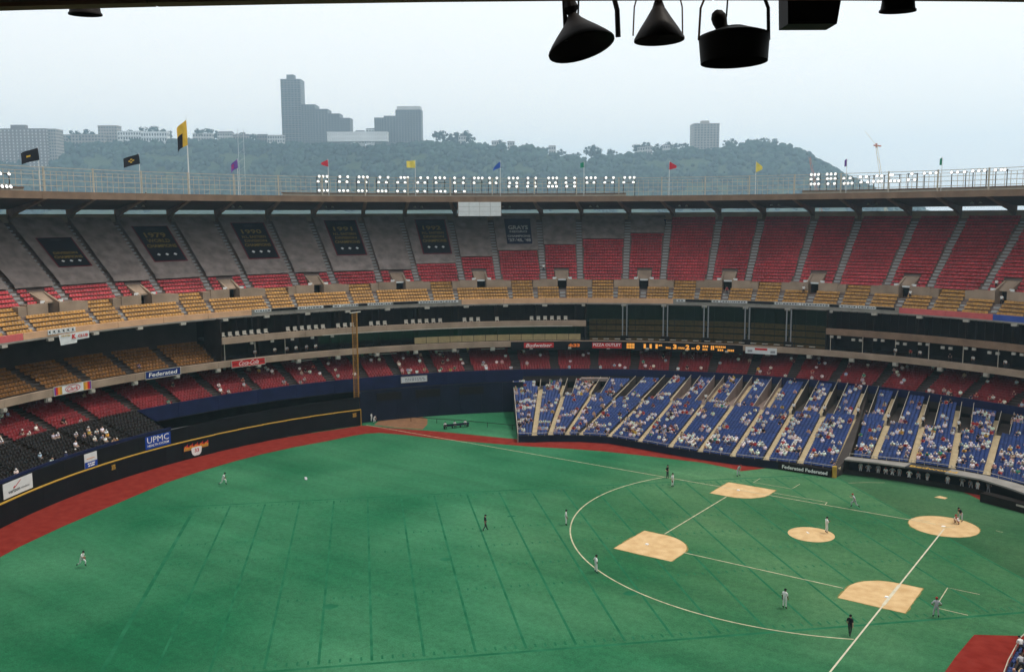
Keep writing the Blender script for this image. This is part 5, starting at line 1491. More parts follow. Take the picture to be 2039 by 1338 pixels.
# ================================================================== PEOPLE
def skin_mesh(name, J, bones, mats, region, level=1, extras=None):
    names = list(J.keys()); idx = {n_: i for i, n_ in enumerate(names)}
    me = bpy.data.meshes.new(name + '_base')
    me.from_pydata([J[n_][:3] for n_ in names], [(idx[a], idx[b]) for a, b in bones], [])
    o = bpy.data.objects.new(name + '_tmp', me); COL.objects.link(o)
    md_ = o.modifiers.new('s', 'SKIN'); md_.use_smooth_shade = True
    if level:
        sd = o.modifiers.new('d', 'SUBSURF'); sd.levels = level; sd.render_levels = level
    sk = me.skin_vertices[0].data
    for n_ in names:
        r = J[n_][3]; sk[idx[n_]].radius = (r, r * (J[n_][4] if len(J[n_]) > 4 else 1.0)); sk[idx[n_]].use_root = (n_ == 'pelvis')
    dg = bpy.context.evaluated_depsgraph_get(); dg.update()
    ev = o.evaluated_get(dg)
    out = bpy.data.meshes.new_from_object(ev); out.name = name
    bpy.data.objects.remove(o); bpy.data.meshes.remove(me)
    out.materials.clear()
    for m in mats: out.materials.append(MAT[m])
    P = {n_: Vector(J[n_][:3]) for n_ in names}
    for p in out.polygons:
        c = p.center; best = None
        for a, b in bones:
            A, B = P[a], P[b]; d = B - A; t = max(0, min(1, (c - A).dot(d) / max(1e-9, d.length_squared)))
            q = (c - (A + d * t)).length - (J[a][3] + (J[b][3] - J[a][3]) * t)
            if best is None or q < best[0]: best = (q, a, b, t)
        p.material_index = region(best[1], best[2], best[3], c); p.use_smooth = True
    if extras:
        bm = bmesh.new(); bm.from_mesh(out)
        for vs, fs, mi in extras:
            bv = [bm.verts.new(v) for v in vs]
            for f in fs:
                try: fc = bm.faces.new([bv[i] for i in f]); fc.material_index = mi; fc.smooth = True
                except ValueError: pass
        bm.to_mesh(out); bm.free()
    return out

BONES = [('pelvis', 'spine'), ('spine', 'chest'), ('chest', 'neck'), ('neck', 'head'), ('head', 'crown'),
         ('chest', 'shL'), ('shL', 'elL'), ('elL', 'wrL'), ('wrL', 'haL'), ('chest', 'shR'), ('shR', 'elR'), ('elR', 'wrR'), ('wrR', 'haR'),
         ('pelvis', 'hipL'), ('hipL', 'knL'), ('knL', 'anL'), ('anL', 'toL'), ('pelvis', 'hipR'), ('hipR', 'knR'), ('knR', 'anR'), ('anR', 'toR')]
BASE = {'pelvis': (0, 0, 1.0, .15), 'spine': (0, 0, 1.18, .14), 'chest': (0, .01, 1.40, .165), 'neck': (0, .01, 1.55, .06), 'head': (0, .03, 1.68, .098), 'crown': (0, .02, 1.78, .085),
        'shL': (-.2, 0, 1.46, .075), 'elL': (-.27, -.03, 1.19, .052), 'wrL': (-.28, .07, .95, .038), 'haL': (-.28, .10, .87, .042),
        'shR': (.2, 0, 1.46, .075), 'elR': (.27, -.03, 1.19, .052), 'wrR': (.28, .07, .95, .038), 'haR': (.28, .10, .87, .042),
        'hipL': (-.1, 0, .93, .105), 'knL': (-.13, .02, .50, .072), 'anL': (-.14, -.02, .09, .05), 'toL': (-.15, .15, .05, .045),
        'hipR': (.1, 0, .93, .105), 'knR': (.13, .02, .50, .072), 'anR': (.14, -.02, .09, .05), 'toR': (.15, .15, .05, .045)}
def pose(**kw):
    J = {k: list(v) for k, v in BASE.items()}
    for k, v in kw.items(): J[k][:3] = v
    return {k: tuple(v) for k, v in J.items()}
POSES = {
 'stand': pose(),
 'ready': pose(pelvis=(0, -.10, .86), spine=(0, 0, 1.0), chest=(0, .14, 1.18), neck=(0, .22, 1.30), head=(0, .28, 1.42), crown=(0, .29, 1.52), shL=(-.2, .14, 1.23), elL=(-.26, .2, .98), wrL=(-.2, .32, .80), haL=(-.18, .36, .74),
              shR=(.2, .14, 1.23), elR=(.26, .2, .98), wrR=(.2, .32, .80), haR=(.18, .36, .74), hipL=(-.12, -.1, .80), knL=(-.24, .1, .46), anL=(-.26, -.05, .09), toL=(-.29, .12, .05), hipR=(.12, -.1, .80), knR=(.24, .1, .46), anR=(.26, -.05, .09), toR=(.29, .12, .05)),
 'run': pose(spine=(0, .06, 1.18), chest=(0, .16, 1.38), neck=(0, .22, 1.52), head=(0, .27, 1.64), crown=(0, .27, 1.74), shL=(-.19, .14, 1.43), elL=(-.26, -.12, 1.25), wrL=(-.24, .02, 1.06), haL=(-.23, .08, 1.02), shR=(.19, .2, 1.43), elR=(.26, .3, 1.2), wrR=(.16, .5, 1.26), haR=(.14, .56, 1.3),
             hipL=(-.1, .02, .93), knL=(-.11, .38, .72), anL=(-.11, .30, .28), toL=(-.11, .48, .2), hipR=(.1, -.02, .93), knR=(.11, -.12, .52), anR=(.11, -.5, .34), toR=(.11, -.52, .18)),
 'walk': pose(elR=(.26, -.12, 1.2), wrR=(.27, -.1, .96), haR=(.27, -.08, .88), wrL=(-.27, .2, .99), haL=(-.27, .26, .92), knL=(-.12, .16, .52), anL=(-.12, .24, .1), toL=(-.12, .42, .07), knR=(.12, -.04, .5), anR=(.12, -.32, .16), toR=(.12, -.18, .05)),
 'hips': pose(elL=(-.42, -.08, 1.22), wrL=(-.23, .05, 1.06), haL=(-.17, .08, 1.03), elR=(.42, -.08, 1.22), wrR=(.23, .05, 1.06), haR=(.17, .08, 1.03), knL=(-.18, .02, .5), anL=(-.22, -.02, .09), toL=(-.25, .14, .05), knR=(.18, .02, .5), anR=(.22, -.02, .09), toR=(.25, .14, .05)),
 'set': pose(elL=(-.3, .05, 1.22), wrL=(-.1, .2, 1.25), haL=(-.03, .23, 1.28), elR=(.3, .05, 1.22), wrR=(.1, .2, 1.25), haR=(.04, .24, 1.26), knR=(.14, .05, .5)),
 'crouch': pose(pelvis=(0, -.18, .36), spine=(0, -.08, .52), chest=(0, .06, .70), neck=(0, .12, .83), head=(0, .17, .95), crown=(0, .17, 1.05), shL=(-.2, .06, .74), elL=(-.28, .26, .56), wrL=(-.14, .46, .6), haL=(-.1, .54, .63), shR=(.2, .06, .74), elR=(.27, .2, .52), wrR=(.26, .1, .34), haR=(.25, .12, .27),
                hipL=(-.12, -.16, .34), knL=(-.34, .2, .46), anL=(-.28, -.08, .10), toL=(-.34, .1, .05), hipR=(.12, -.16, .34), knR=(.34, .2, .46), anR=(.28, -.08, .10), toR=(.34, .1, .05)),
 'lean': pose(pelvis=(0, -.12, .96), spine=(0, .0, 1.12), chest=(0, .14, 1.28), neck=(0, .24, 1.40), head=(0, .31, 1.5), crown=(0, .33, 1.6), shL=(-.2, .14, 1.33), elL=(-.28, .12, 1.08), wrL=(-.2, .16, .86), haL=(-.18, .18, .8), shR=(.2, .14, 1.33), elR=(.28, .12, 1.08), wrR=(.2, .16, .86), haR=(.18, .18, .8), hipL=(-.12, -.1, .9), knL=(-.22, 0, .48), anL=(-.26, -.04, .09), toL=(-.28, .13, .05), hipR=(.12, -.1, .9), knR=(.22, 0, .48), anR=(.26, -.04, .09), toR=(.28, .13, .05)),
 'sit': pose(pelvis=(0, 0, .52), spine=(0, .0, .70), chest=(0, .03, .92), neck=(0, .04, 1.06), head=(0, .07, 1.18), crown=(0, .06, 1.28), shL=(-.2, .03, .97), elL=(-.26, .06, .70), wrL=(-.18, .28, .62), haL=(-.15, .35, .62), shR=(.2, .03, .97), elR=(.26, .06, .70), wrR=(.18, .28, .62), haR=(.15, .35, .62),
             hipL=(-.1, .06, .50), knL=(-.14, .46, .50), anL=(-.14, .44, .09), toL=(-.15, .6, .05), hipR=(.1, .06, .50), knR=(.14, .46, .50), anR=(.14, .44, .09), toR=(.15, .6, .05)),
}
def fingers(J, side, mi):
    """five fingers on a hand: four from the end of the palm, the thumb from its side"""
    w = Vector(J['wr' + side][:3]); h = Vector(J['ha' + side][:3]); d = (h - w).normalized()
    a = d.cross(Vector((0, 0, 1))); a = a.normalized() if a.length > .1 else Vector((1, 0, 0)); b = d.cross(a)
    mb = MB()
    for k, (o, l) in enumerate(((-.028, .065), (-.010, .078), (.009, .074), (.027, .058))):
        p0 = h + a * o + d * .02; p1 = p0 + d * l * .55 + b * .006; p2 = p1 + d * l * .4 + b * .022
        mb.tube([p0, p1, p2], .010, 4, r1=.007)
    t0 = h - d * .035 + a * .035; mb.tube([t0, t0 + a * .025 + d * .03, t0 + a * .03 + d * .065], .012, 4, r1=.008)
    return [(mb.v, mb.f, mi)]
def cap_geo(J, mi):
    h = Vector(J['head'][:3]); c = Vector(J['crown'][:3]); up = (c - h).normalized(); fw = Vector((0, 1, 0)); fw = (fw - up * fw.dot(up)).normalized(); rt = up.cross(fw)
    vs = []; n = 12
    prof = [(.02, .112), (.07, .115), (.125, .095), (.155, .05), (.162, .005)]
    for s, r in prof: vs += [tuple(h + up * s + rt * r * .93 * math.cos(6.2832 * i / n) + fw * (r * math.sin(6.2832 * i / n) + .0)) for i in range(n)]
    fs = [(k * n + i, k * n + (i + 1) % n, (k + 1) * n + (i + 1) % n, (k + 1) * n + i) for k in range(4) for i in range(n)] + [tuple(range(4 * n, 5 * n))]
    m = len(vs)
    for z in (.02, .032): vs += [tuple(h + up * z + rt * x + fw * y) for x, y in ((-.085, .07), (-.07, .17), (0, .195), (.07, .17), (.085, .07))]
    fs += [(m, m + 1, m + 2, m + 3, m + 4), (m + 9, m + 8, m + 7, m + 6, m + 5)] + [(m + i, m + i + 1, m + 6 + i, m + 5 + i) for i in range(4)]
    # nose and ears
    return [(vs, fs, mi)]
def face_geo(J, mi, hairi):
    h = Vector(J['head'][:3]); c = Vector(J['crown'][:3]); up = (c - h).normalized(); fw = Vector((0, 1, 0)); fw = (fw - up * fw.dot(up)).normalized(); rt = up.cross(fw)
    out = []
    P = lambda x, y, z: tuple(h + rt * x + fw * y + up * z)
    out.append(([P(-.015, .09, 0), P(.015, .09, 0), P(0, .122, -.025), P(0, .095, .035)], [(0, 1, 2), (0, 2, 3), (1, 3, 2)], mi))
    for s in (-1, 1):
        out.append(([P(s * .09, -.01, -.03), P(s * .112, -.02, .0), P(s * .11, -.015, .03), P(s * .09, .015, .02)], [(0, 1, 2, 3)], mi))
        out.append(([P(s * .05, .098, .012), P(s * .02, .103, .012), P(s * .02, .101, .026), P(s * .05, .096, .026)], [(0, 1, 2, 3)], hairi))
    out.append(([P(-.028, .095, -.052), P(.028, .095, -.052), P(.028, .094, -.043), P(-.028, .094, -.043)], [(0, 1, 2, 3)], hairi))
    return out
# material slots: 0 jersey, 1 trousers, 2 skin, 3 cap/hair, 4 shoes, 5 extra (glove or gear)
def body_region(sleeve=.5, gear=False):
    def f(a, b, t, c):
        if a in ('head',) or b in ('head',): return 2
        if a == 'neck': return 2
        if b == 'neck': return 0 if t < .6 else 2
        if a[:2] == 'sh': return 0 if t < .85 else 2
        if a[:2] == 'el' or a[:2] == 'wr': return 2
        if a[:3] == 'hip': return 1
        if a[:2] == 'kn': return (5 if gear else 1) if t < .72 else 4
        if a[:2] == 'an': return 4
        if a == 'pelvis': return 1 if (b != 'spine' or t < .35) else 0
        if gear and a in ('spine', 'chest') and c.y > 0.02: return 5
        return 0
    return f
FIG = {}
def figure(pose_name, jersey, trousers, cap='black_cloth', extra='leather', skin='skin', glove=None, gear=False):
    key = (pose_name, jersey, trousers, cap, extra, skin, glove, gear)
    if key in FIG: return FIG[key]
    J = POSES[pose_name]
    ex = cap_geo(J, 3) + face_geo(J, 2, 3)
    for s in 'LR':
        if glove == s:
            h = Vector(J['ha' + s][:3]); mb = MB()
            n = 8
            w = Vector(J['wr' + s][:3]); d = (h - w).normalized(); a = d.cross(Vector((0, 0, 1))); a = a.normalized() if a.length > .1 else Vector((1, 0, 0)); b = d.cross(a)
            vs = []
            for q, r in ((-.05, .05), (.02, .10), (.10, .13), (.2, .11), (.25, .05)): vs += [tuple(h + d * q + a * r * math.cos(6.2832 * i / n) + b * r * .4 * math.sin(6.2832 * i / n)) for i in range(n)]
            fs = [(k * n + i, k * n + (i + 1) % n, (k + 1) * n + (i + 1) % n, (k + 1) * n + i) for k in range(4) for i in range(n)] + [tuple(range(4 * n, 5 * n))]
            ex.append((vs, fs, 5))
        else: ex += fingers(J, s, 2)
    me = skin_mesh('person', J, BONES, [jersey, trousers, skin, cap, 'black_cloth', extra], body_region(gear=gear), 1, ex)
    FIG[key] = me
    return me
def person(me, x, y, z, face, label, cat='person', group=None, scale=1.0):
    """face: point (x, y) looked at, or an angle in degrees"""
    ang = math.degrees(math.atan2(face[1] - y, face[0] - x)) if isinstance(face, tuple) else face
    o = bpy.data.objects.new('person', me); COL.objects.link(o); o.location = (x, y, z); o.rotation_euler = (0, 0, R_(ang - 90)); o.scale = (scale,) * 3
    return tag(o, label, cat, group)
UW, UG, UB = 'uniform_white', 'uniform_grey', 'black_cloth'
G1 = 'players on the field'; G2 = 'umpires on the field'
S = 1.12
person(figure('run', UW, UW, glove='L'), 75.4, 70.4, 0, 200, 'white-uniformed fielder running across the nearest outfield at the left', group=G1, scale=S)
person(figure('run', UW, UW, glove='L', skin='skin_dark'), 89.4, 40.9, 0, 215, 'white-uniformed fielder running near the warning track under the flame emblem', group=G1, scale=S)
person(figure('walk', UB, 'charcoal'), 46.2, 34.5, 0, 235, 'umpire in black striding on the outfield turf behind second base', group=G2, scale=S)
person(figure('stand', UW, UW, glove='L', skin='skin_dark'), 39.1, 27.0, 0, (0, 0), 'white-uniformed fielder just outside the far side of the infield arc', group=G1, scale=S)
person(figure('hips', UW, UW, skin='skin_dark'), 27.8, 38.6, 0, (0, 0), 'white-uniformed fielder on the infield arc, hands on hips', group=G1, scale=S)
person(figure('hips', UB, 'charcoal'), 38.3, .3, 0, (0, 0), 'umpire in black with hands on hips on the far foul line', group=G2, scale=S)
person(figure('stand', UW, UW, glove='R'), 35.7, 3.9, 0, (10, 5), 'white-uniformed fielder in front of the umpire near first base', group=G1, scale=S)
person(figure('lean', UG, UG, cap='red_gear'), 30.1, -6.8, 0, (5, 0), 'grey-uniformed coach bending beside the first base dirt', group=G1, scale=S)
person(figure('run', UG, UG, cap='red_gear'), 11.4, -.8, 0, (27, 0), 'grey-uniformed runner going up the first base line', group=G1, scale=S)
person(figure('set', UW, UW, glove='L'), 11.2, 11.7, .21, (0, 0), 'white-uniformed pitcher standing on the right side of the mound', group=G1, scale=S)
person(figure('crouch', UW, UW, cap='red_gear', extra='red_gear', gear=True), -.95, -1.8, .012, (8, 8), 'catcher in red gear crouching behind home plate', group=G1, scale=S)
person(figure('lean', UB, 'uniform_grey'), -1.1, -3.1, .012, (8, 8), 'plate umpire in black bending over the catcher', group=G2, scale=S)
person(figure('stand', UW, UW, glove='L', skin='skin_dark'), 7.7, 35.9, 0, (0, 0), 'white-uniformed fielder between the arc and the third base dirt', group=G1, scale=S)
person(figure('walk', UB, 'charcoal'), .65, 38.4, 0, (-3, -10), 'umpire in black walking beside the near foul line', group=G2, scale=S)
person(figure('hips', UG, UG, cap='red_gear', skin='skin_dark'), -4.95, 29.5, 0, (5, 5), 'grey-uniformed coach standing in the near coaching box', group=G1, scale=S)
person(figure('stand', UW, UW, skin='skin_dark'), 102.0, -2.6, 0, (80, -8), 'white-uniformed bullpen player standing in the corner by the foul pole', group='bullpen players')
person(figure('ready', UW, UW), 100.9, -2.2, 0, (80, -8), 'white-uniformed bullpen catcher bent low in the wall corner', group='bullpen players')
o_, d_ = Vector((86.8, -5.8)), Vector((-2.4, -4.4)).normalized()
for k, (a, lab) in enumerate(((.3, 'left'), (2.2, 'middle'), (4.3, 'right'))):
    p_ = o_ + d_ * a
    person(figure('sit', UW, 'black_cloth'), p_.x, p_.y, .0, (60, 10), '%s of three white-shirted players seated on the bullpen bench' % {'left': 'leftmost', 'middle': 'middle one', 'right': 'rightmost'}[lab], group='bullpen players')
dpx = [(15.6, 'walk'), (14.4, 'hips'), (13.1, 'stand'), (11.9, 'lean'), (11.0, 'hips'), (10.1, 'stand'), (8.6, 'hips'), (7.4, 'lean'), (6.2, 'walk'), (3.4, 'stand'), (1.6, 'hips'), (.4, 'lean'), (-.6, 'stand'), (-1.9, 'hips')]
for k, (x, ps) in enumerate(dpx):
    person(figure(ps, UG if k % 3 else UW, UG if k % 2 else UW, cap='red_gear'), x, -18.5 + .3 * math.sin(k * 2.3) + (.7 if x < -.5 else 0), .03, (10, 5), 'grey-uniformed player standing in the dark dugout, %s from its left end' % SECT_WORDS[k], group='players in the dugout')

# ---------------------------------------------------------------- spectators
PAL = [('white', (.84, .82, .79), 60), ('pale grey', (.45, .44, .44), 10), ('red', (.42, .04, .04), 9), ('pale blue', (.35, .45, .58), 6), ('black', (.02, .02, .022), 8), ('navy', (.03, .04, .11), 6), ('gold', (.62, .36, .05), 5), ('tan', (.48, .33, .22), 6), ('maroon', (.16, .03, .04), 4), ('green', (.05, .26, .16), 2), ('pink', (.6, .32, .32), 3)]
def pick_shirt():
    r = rng.uniform(0, sum(p[2] for p in PAL))
    for p in PAL:
        r -= p[2]
        if r < 0: return p
    return PAL[0]
def spect_region(short=True):
    def f(a, b, t, c):
        if a == 'head': return 3 if (c.z > 1.20 and c.y < .12) or c.z > 1.27 else 2
        if b == 'head' or a == 'neck': return 2
        if b == 'neck': return 0
        if a[:2] == 'sh': return 0 if t < .7 else 2
        if a[:2] in ('el', 'wr'): return 2
        if a[:3] == 'hip': return 1
        if a[:2] == 'kn': return 2 if (short and t < .85) else 4
        if a[:2] == 'an': return 4
        if a == 'pelvis' and b != 'spine': return 1
        return 0
    return f
sit2 = dict(POSES['sit']); sit2.update({'elR': (.3, .12, .72, .052), 'wrR': (.12, .3, .86, .038), 'haR': (.06, .3, .95, .042), 'head': (.03, .10, 1.17, .098), 'crown': (.03, .09, 1.27, .085)})
sit3 = dict(POSES['sit']); sit3.update({'spine': (0, .06, .69, .14), 'chest': (0, .2, .86, .165), 'neck': (0, .28, .98, .06), 'head': (0, .33, 1.08, .098), 'crown': (0, .34, 1.18, .085), 'shL': (-.2, .2, .9, .075), 'shR': (.2, .2, .9, .075), 'elL': (-.24, .32, .68, .052), 'elR': (.24, .32, .68, .052)})
def spect(nm, J, cap, short, skin):
    ex = fingers(J, 'L', 2) + fingers(J, 'R', 2) + face_geo(J, 2, 3) + (cap_geo(J, 3) if cap else [])
    return skin_mesh(nm, J, BONES, ['shirt_object', 'trousers' if not short else 'bldg_tan', skin, 'hair' if not cap else 'bldg_white', 'black_cloth'], spect_region(short), 0 if True else 1, ex)
SP = [spect('spectator', POSES['sit'], False, True, 'skin'), spect('spectator', sit2, True, False, 'skin'), spect('spectator', sit3, False, False, 'skin'), spect('spectator', sit3, True, True, 'skin'), spect('spectator', POSES['sit'], True, True, 'skin_dark')]

BLK = SECT_WORDS
cand = []
def dens(x, y, sc, seed): return noise.noise(Vector((x * sc, y * sc, seed)))
for it, k, j, i in blue_seats_all:
    d = .16 + .85 * max(-.17, dens(it[0], it[1], .31, 3.1)) + .12 * (j < 8) - .04 * (j > 26)
    if k == 2 and j > 28: d += .3
    if k in (12,) and j > 12: d -= .15
    if j and rng.random() < max(.015, d): cand.append((it, 'blue', k, j, i))
for it, k, r in red_low:
    th = math.degrees(math.atan2(it[1] - CC, it[0] - CC))
    d = .055 + .16 * max(-.3, dens(it[0], it[1], .3, 9.7)) - (.06 if th > -12 else 0) + (.05 if r < 2 else 0)
    if r < 11 and rng.random() < max(.006, d): cand.append((it, 'red', k, r, 0))
seat_no = {}
for it, k, r in black_rows:
    seat_no[k, r] = seat_no.get((k, r), -1) + 1
    d = .02 + (.10 if k in (2, 3) and r < 6 else 0) + (.12 if r == 0 else 0) * (k < 4)
    if rng.random() < d: cand.append((it, 'black', k, r, seat_no[k, r]))
for it in loge_seats:
    if rng.random() < .006: cand.append((it, 'loge', 0, 0, 0))
for it, k, j, i in near_seats:
    if j and rng.random() < (.32 if j < 3 else .15): cand.append((it, 'near', k, j, i))
def dist2(it): return (it[0] - CAM[0]) ** 2 + (it[1] - CAM[1]) ** 2
near_c = [c for c in cand if c[1] == 'near' and c[0][1] < 44 and c[3] < 5][:24]
others = sorted([c for c in cand if c[1] != 'near'], key=lambda c: dist2(c[0]))
singles = near_c + others[:300 - len(near_c)]
rest_c = others[300 - len(near_c):]
used = {}
for it, zone, k, j, i in singles:
    nm_, colr, _ = pick_shirt()
    me = rng.choice(SP)
    o = bpy.data.objects.new('person', me); COL.objects.link(o)
    o.location = (it[0] + .25 * math.cos(R_(it[3])), it[1] + .25 * math.sin(R_(it[3])), it[2] - .06)
    o.rotation_euler = (0, 0, R_(it[3] + 90 + rng.uniform(-14, 14))); o.color = (*[c * rng.uniform(.85, 1.1) for c in colr], 1)
    s = rng.uniform(1.0, 1.14); o.scale = (s, s, s)
    if zone == 'blue': lab = 'spectator in %s shirt, row %s seat %s, %s blue block from the bullpen' % (nm_, words(j + 1), words(i + 1), BLK[k])
    elif zone == 'red': lab = 'spectator in %s shirt among red seats, row %s of the %s block' % (nm_, words(j + 1), BLK[k % 20] if k < 20 else 'right-hand ' + BLK[k - 20])
    elif zone == 'black': lab = 'spectator in %s shirt among black seats, row %s of the %s block, seat %s' % (nm_, words(j + 1), BLK[k], words(i + 1))
    elif zone == 'loge': lab = 'spectator in %s shirt in the mustard loge seats' % nm_
    else: lab = 'spectator in %s shirt, row %s seat %s of the near corner stand' % (nm_, words(j + 1), words(i + 1))
    if lab in used: lab = lab.replace('spectator', 'spectator %s' % ('leaning' if me in SP[2:4] else 'sitting upright'), 1)
    used[lab] = 1
    tag(o, lab, 'person', 'spectators in the stands')
# the rest of the crowd as one mass
tmpl = []
for me in SP:
    co = np.array([v.co[:] for v in me.vertices]); fs = [tuple(p.vertices) for p in me.polygons]; mi = [p.material_index for p in me.polygons]
    tmpl.append((co, fs, mi))
CV = []; CF = []; CM = []; CCOL = []
nb = 0
for it, zone, k, j, i in rest_c:
    co, fs, mi = rng.choice(tmpl); nm_, colr, _ = pick_shirt()
    a = R_(it[3] + 90 + rng.uniform(-14, 14)); c, s = math.cos(a), math.sin(a); sc = rng.uniform(1.0, 1.14)
    x = it[0] + .25 * math.cos(R_(it[3])) + sc * (co[:, 0] * c - co[:, 1] * s); y = it[1] + .25 * math.sin(R_(it[3])) + sc * (co[:, 0] * s + co[:, 1] * c); z = it[2] - .06 + sc * co[:, 2]
    CV.append(np.stack([x, y, z], -1)); CF += [tuple(q + nb for q in f) for f in fs]; CM += mi; nb += len(co)
    CCOL.append(np.tile(np.array([*[q * rng.uniform(.85, 1.1) for q in colr], 1.0]), (len(co), 1)))
if CV:
    me = bpy.data.meshes.new('crowd'); me.from_pydata(np.concatenate(CV).tolist(), [], CF)
    for m in ('shirt_crowd', 'trousers', 'skin', 'hair', 'black_cloth'): me.materials.append(MAT[m])
    me.polygons.foreach_set('material_index', CM)
    at = me.color_attributes.new('cloth', 'FLOAT_COLOR', 'POINT'); at.data.foreach_set('color', np.concatenate(CCOL).astype(np.float32).ravel())
    me.update()
    tag(bpy.data.objects.new('crowd', me), 'scattered spectators filling the farther seats of the stands', kind='stuff'); COL.objects.link(bpy.data.objects['crowd'])
# people standing in aisles and on the upper deck
std = [('shirt', 'x')]
up = [(-52.0, NY + 3, 'white'), (9.0, 4, 'gold'), (-0.2, 4, 'white'), (-97.5, 3, 'white'), (-107.5, 3, 'white'), (-75.6, 2, 'maroon'), (-106.0, NY + 1, 'white'), (-66.9, NY + 19, 'navy'), (-85.0, 3, 'white')]
UPL = {-52.0: 'two-toned figure in white among the red upper seats right of the Grays banner', 9.0: 'person in gold shirt by the second tunnel of the upper deck', -0.2: 'person in white on the upper deck beside a tunnel mouth below the 1979 banner', -97.5: 'person in white in the mustard seats above the pink fascia', -107.5: 'person in white in the mustard seats at the right edge', -75.6: 'person in maroon at the foot of a tunnel in the mustard seats', -106.0: 'person in white standing beside the last tunnel on the right', -66.9: 'person in navy climbing the aisle at the edge of the covered seats', -85.0: 'person in white low in the mustard seats right of the maroon one'}
for th, r, c in up:
    me = figure('stand', 'uniform_white' if c == 'white' else {'gold': 'yellow_paint', 'maroon': 'red_gear', 'navy': 'navy'}[c], 'charcoal')
    if th == 9.0: th2 = 0.7
    else: th2 = th
    x, y, z = pol(rowR(r) + .3, th2, rowZ(r) + .02); person(me, x, y, z, (CC, CC), UPL[th], group='people on the upper deck')
for x, y, ps, c, lab in ((-13.0, 36.0, 'lean', UW, 'person in white leaning over the pipe rail in the bottom right corner'), (-13.7, 37.9, 'stand', 'red_gear', 'person in dark red standing behind the rail in the bottom right corner'), (-13.5, 39.6, 'lean', 'uniform_grey', 'person in grey behind the rail at the lower edge of the corner stand')):
    person(figure(ps, c, 'charcoal', skin='skin'), x, y, .97, (0, 15), lab, group='people at the near corner rail')
ush = 0
for k in (7, 10, 11, 12, 13, 14, 15):
    A = Vector((*FS[k][0], FS[k][1])); B = Vector(pol(82.5, FS[k][2], FS[k][3])); P = A.lerp(B, FS[k][4] + .03)
    person(figure('stand', UW, UB), P.x, P.y, P.z - .2, (CC, CC), 'usher in white shirt and black trousers, %s tunnel mouth from the bullpen' % SECT_WORDS[k - 1], group='ushers at the tunnel mouths')
for k, (th, c) in enumerate(((-97.2, UW), (-99.0, 'red_gear'), (-100.1, UW), (-103.6, UB), (-106.2, UW), (-109.8, UW))):
    x, y, z = pol(CR + 1.0, th, 12.92); person(figure('lean', c, 'charcoal'), x, y, z, (CC, CC), 'guest leaning on the brown suite balcony, %s from the restaurant end' % SECT_WORDS[k], group='guests on the suite balconies')
for k, th in enumerate((-12.6, -15.2, -16.8, -18.0, -19.4, -20.6)):
    x, y, z = pol(CR + 1.0, th, 12.92); person(figure('lean', UW if k % 2 else 'uniform_grey', 'charcoal'), x, y, z, (CC, CC), 'guest leaning on the grey suite balcony over the Coca-Cola board, %s from the left' % SECT_WORDS[k], group='guests on the suite balconies')
person(figure('stand', UB, UB), *pol(RI + .9, -1.9, 41.3), (CC, CC), 'dark head and shoulders peering over the roof edge below the black flag')

# ================================================================== BLUFF, WOODS AND BUILDINGS BEYOND
FH = Vector((0.5868, -0.8097, 0)); RH = Vector((-0.8097, -0.5868, 0)); HS = 2000 / 1500.0; BO = Vector((CAM[0], CAM[1], 0)) + FH * 2000
def bl(X, depth, z): p = BO + (RH * X + FH * depth) * HS; return (p.x, p.y, 38.6 + (z - 38.6) * HS)
RIDGE = [(-1383.3, 176.2), (-1101.7, 171.3), (-916.7, 168.1), (-820.1, 164.9), (-771.9, 160.1), (-715.6, 153.6), (-659.3, 158.5), (-578.8, 160.1), (-482.3, 160.1), (-401.8, 158.5), (-337.5, 156.1), (-257, 153.6), (-176.6, 154.4), (-120.3, 156.9), (-64, 154.4), (-15.7, 149.6), (32.6, 145.6), (80.8, 135.9), (117, 131.1), (161.3, 134.3), (225.7, 137.5), (290, 142.4), (346.3, 148), (386.5, 152), (422.7, 152), (450.9, 143.2), (483.1, 126.3), (515.3, 108.6), (547.4, 90.9), (595.7, 69.2), (668.1, 49.1), (820.1, 30), (1110.6, 10)]
RX = np.array([p[0] for p in RIDGE]); RZ = np.array([p[1] for p in RIDGE]) - 5.0
def hillz(X, d):
    top = float(np.interp(X, RX, RZ))
    if d >= 0: return top - d * .02 + 2 * noise.noise(Vector((X * .01, d * .01, 0)))
    s = min(1, -d / 260.0)
    w = 1 - (3 * s * s - 2 * s * s * s) ** .8
    return -4.5 + (top + 4.5) * w + 5 * noise.noise(Vector((X * .012, d * .012, 3)))
mb = MB(); xs = np.arange(-1380, 1101, 20); ds = np.arange(-280, 260, 20)
vs = [bl(X, d, hillz(X, d)) for X in xs for d in ds]
nd = len(ds)
mb.add(vs, [(i * nd + j, i * nd + j + 1, (i + 1) * nd + j + 1, (i + 1) * nd + j) for i in range(len(xs) - 1) for j in range(nd - 1)])
tag(mb.build('hill', MAT['hill_soil'], smooth=True), kind='structure')
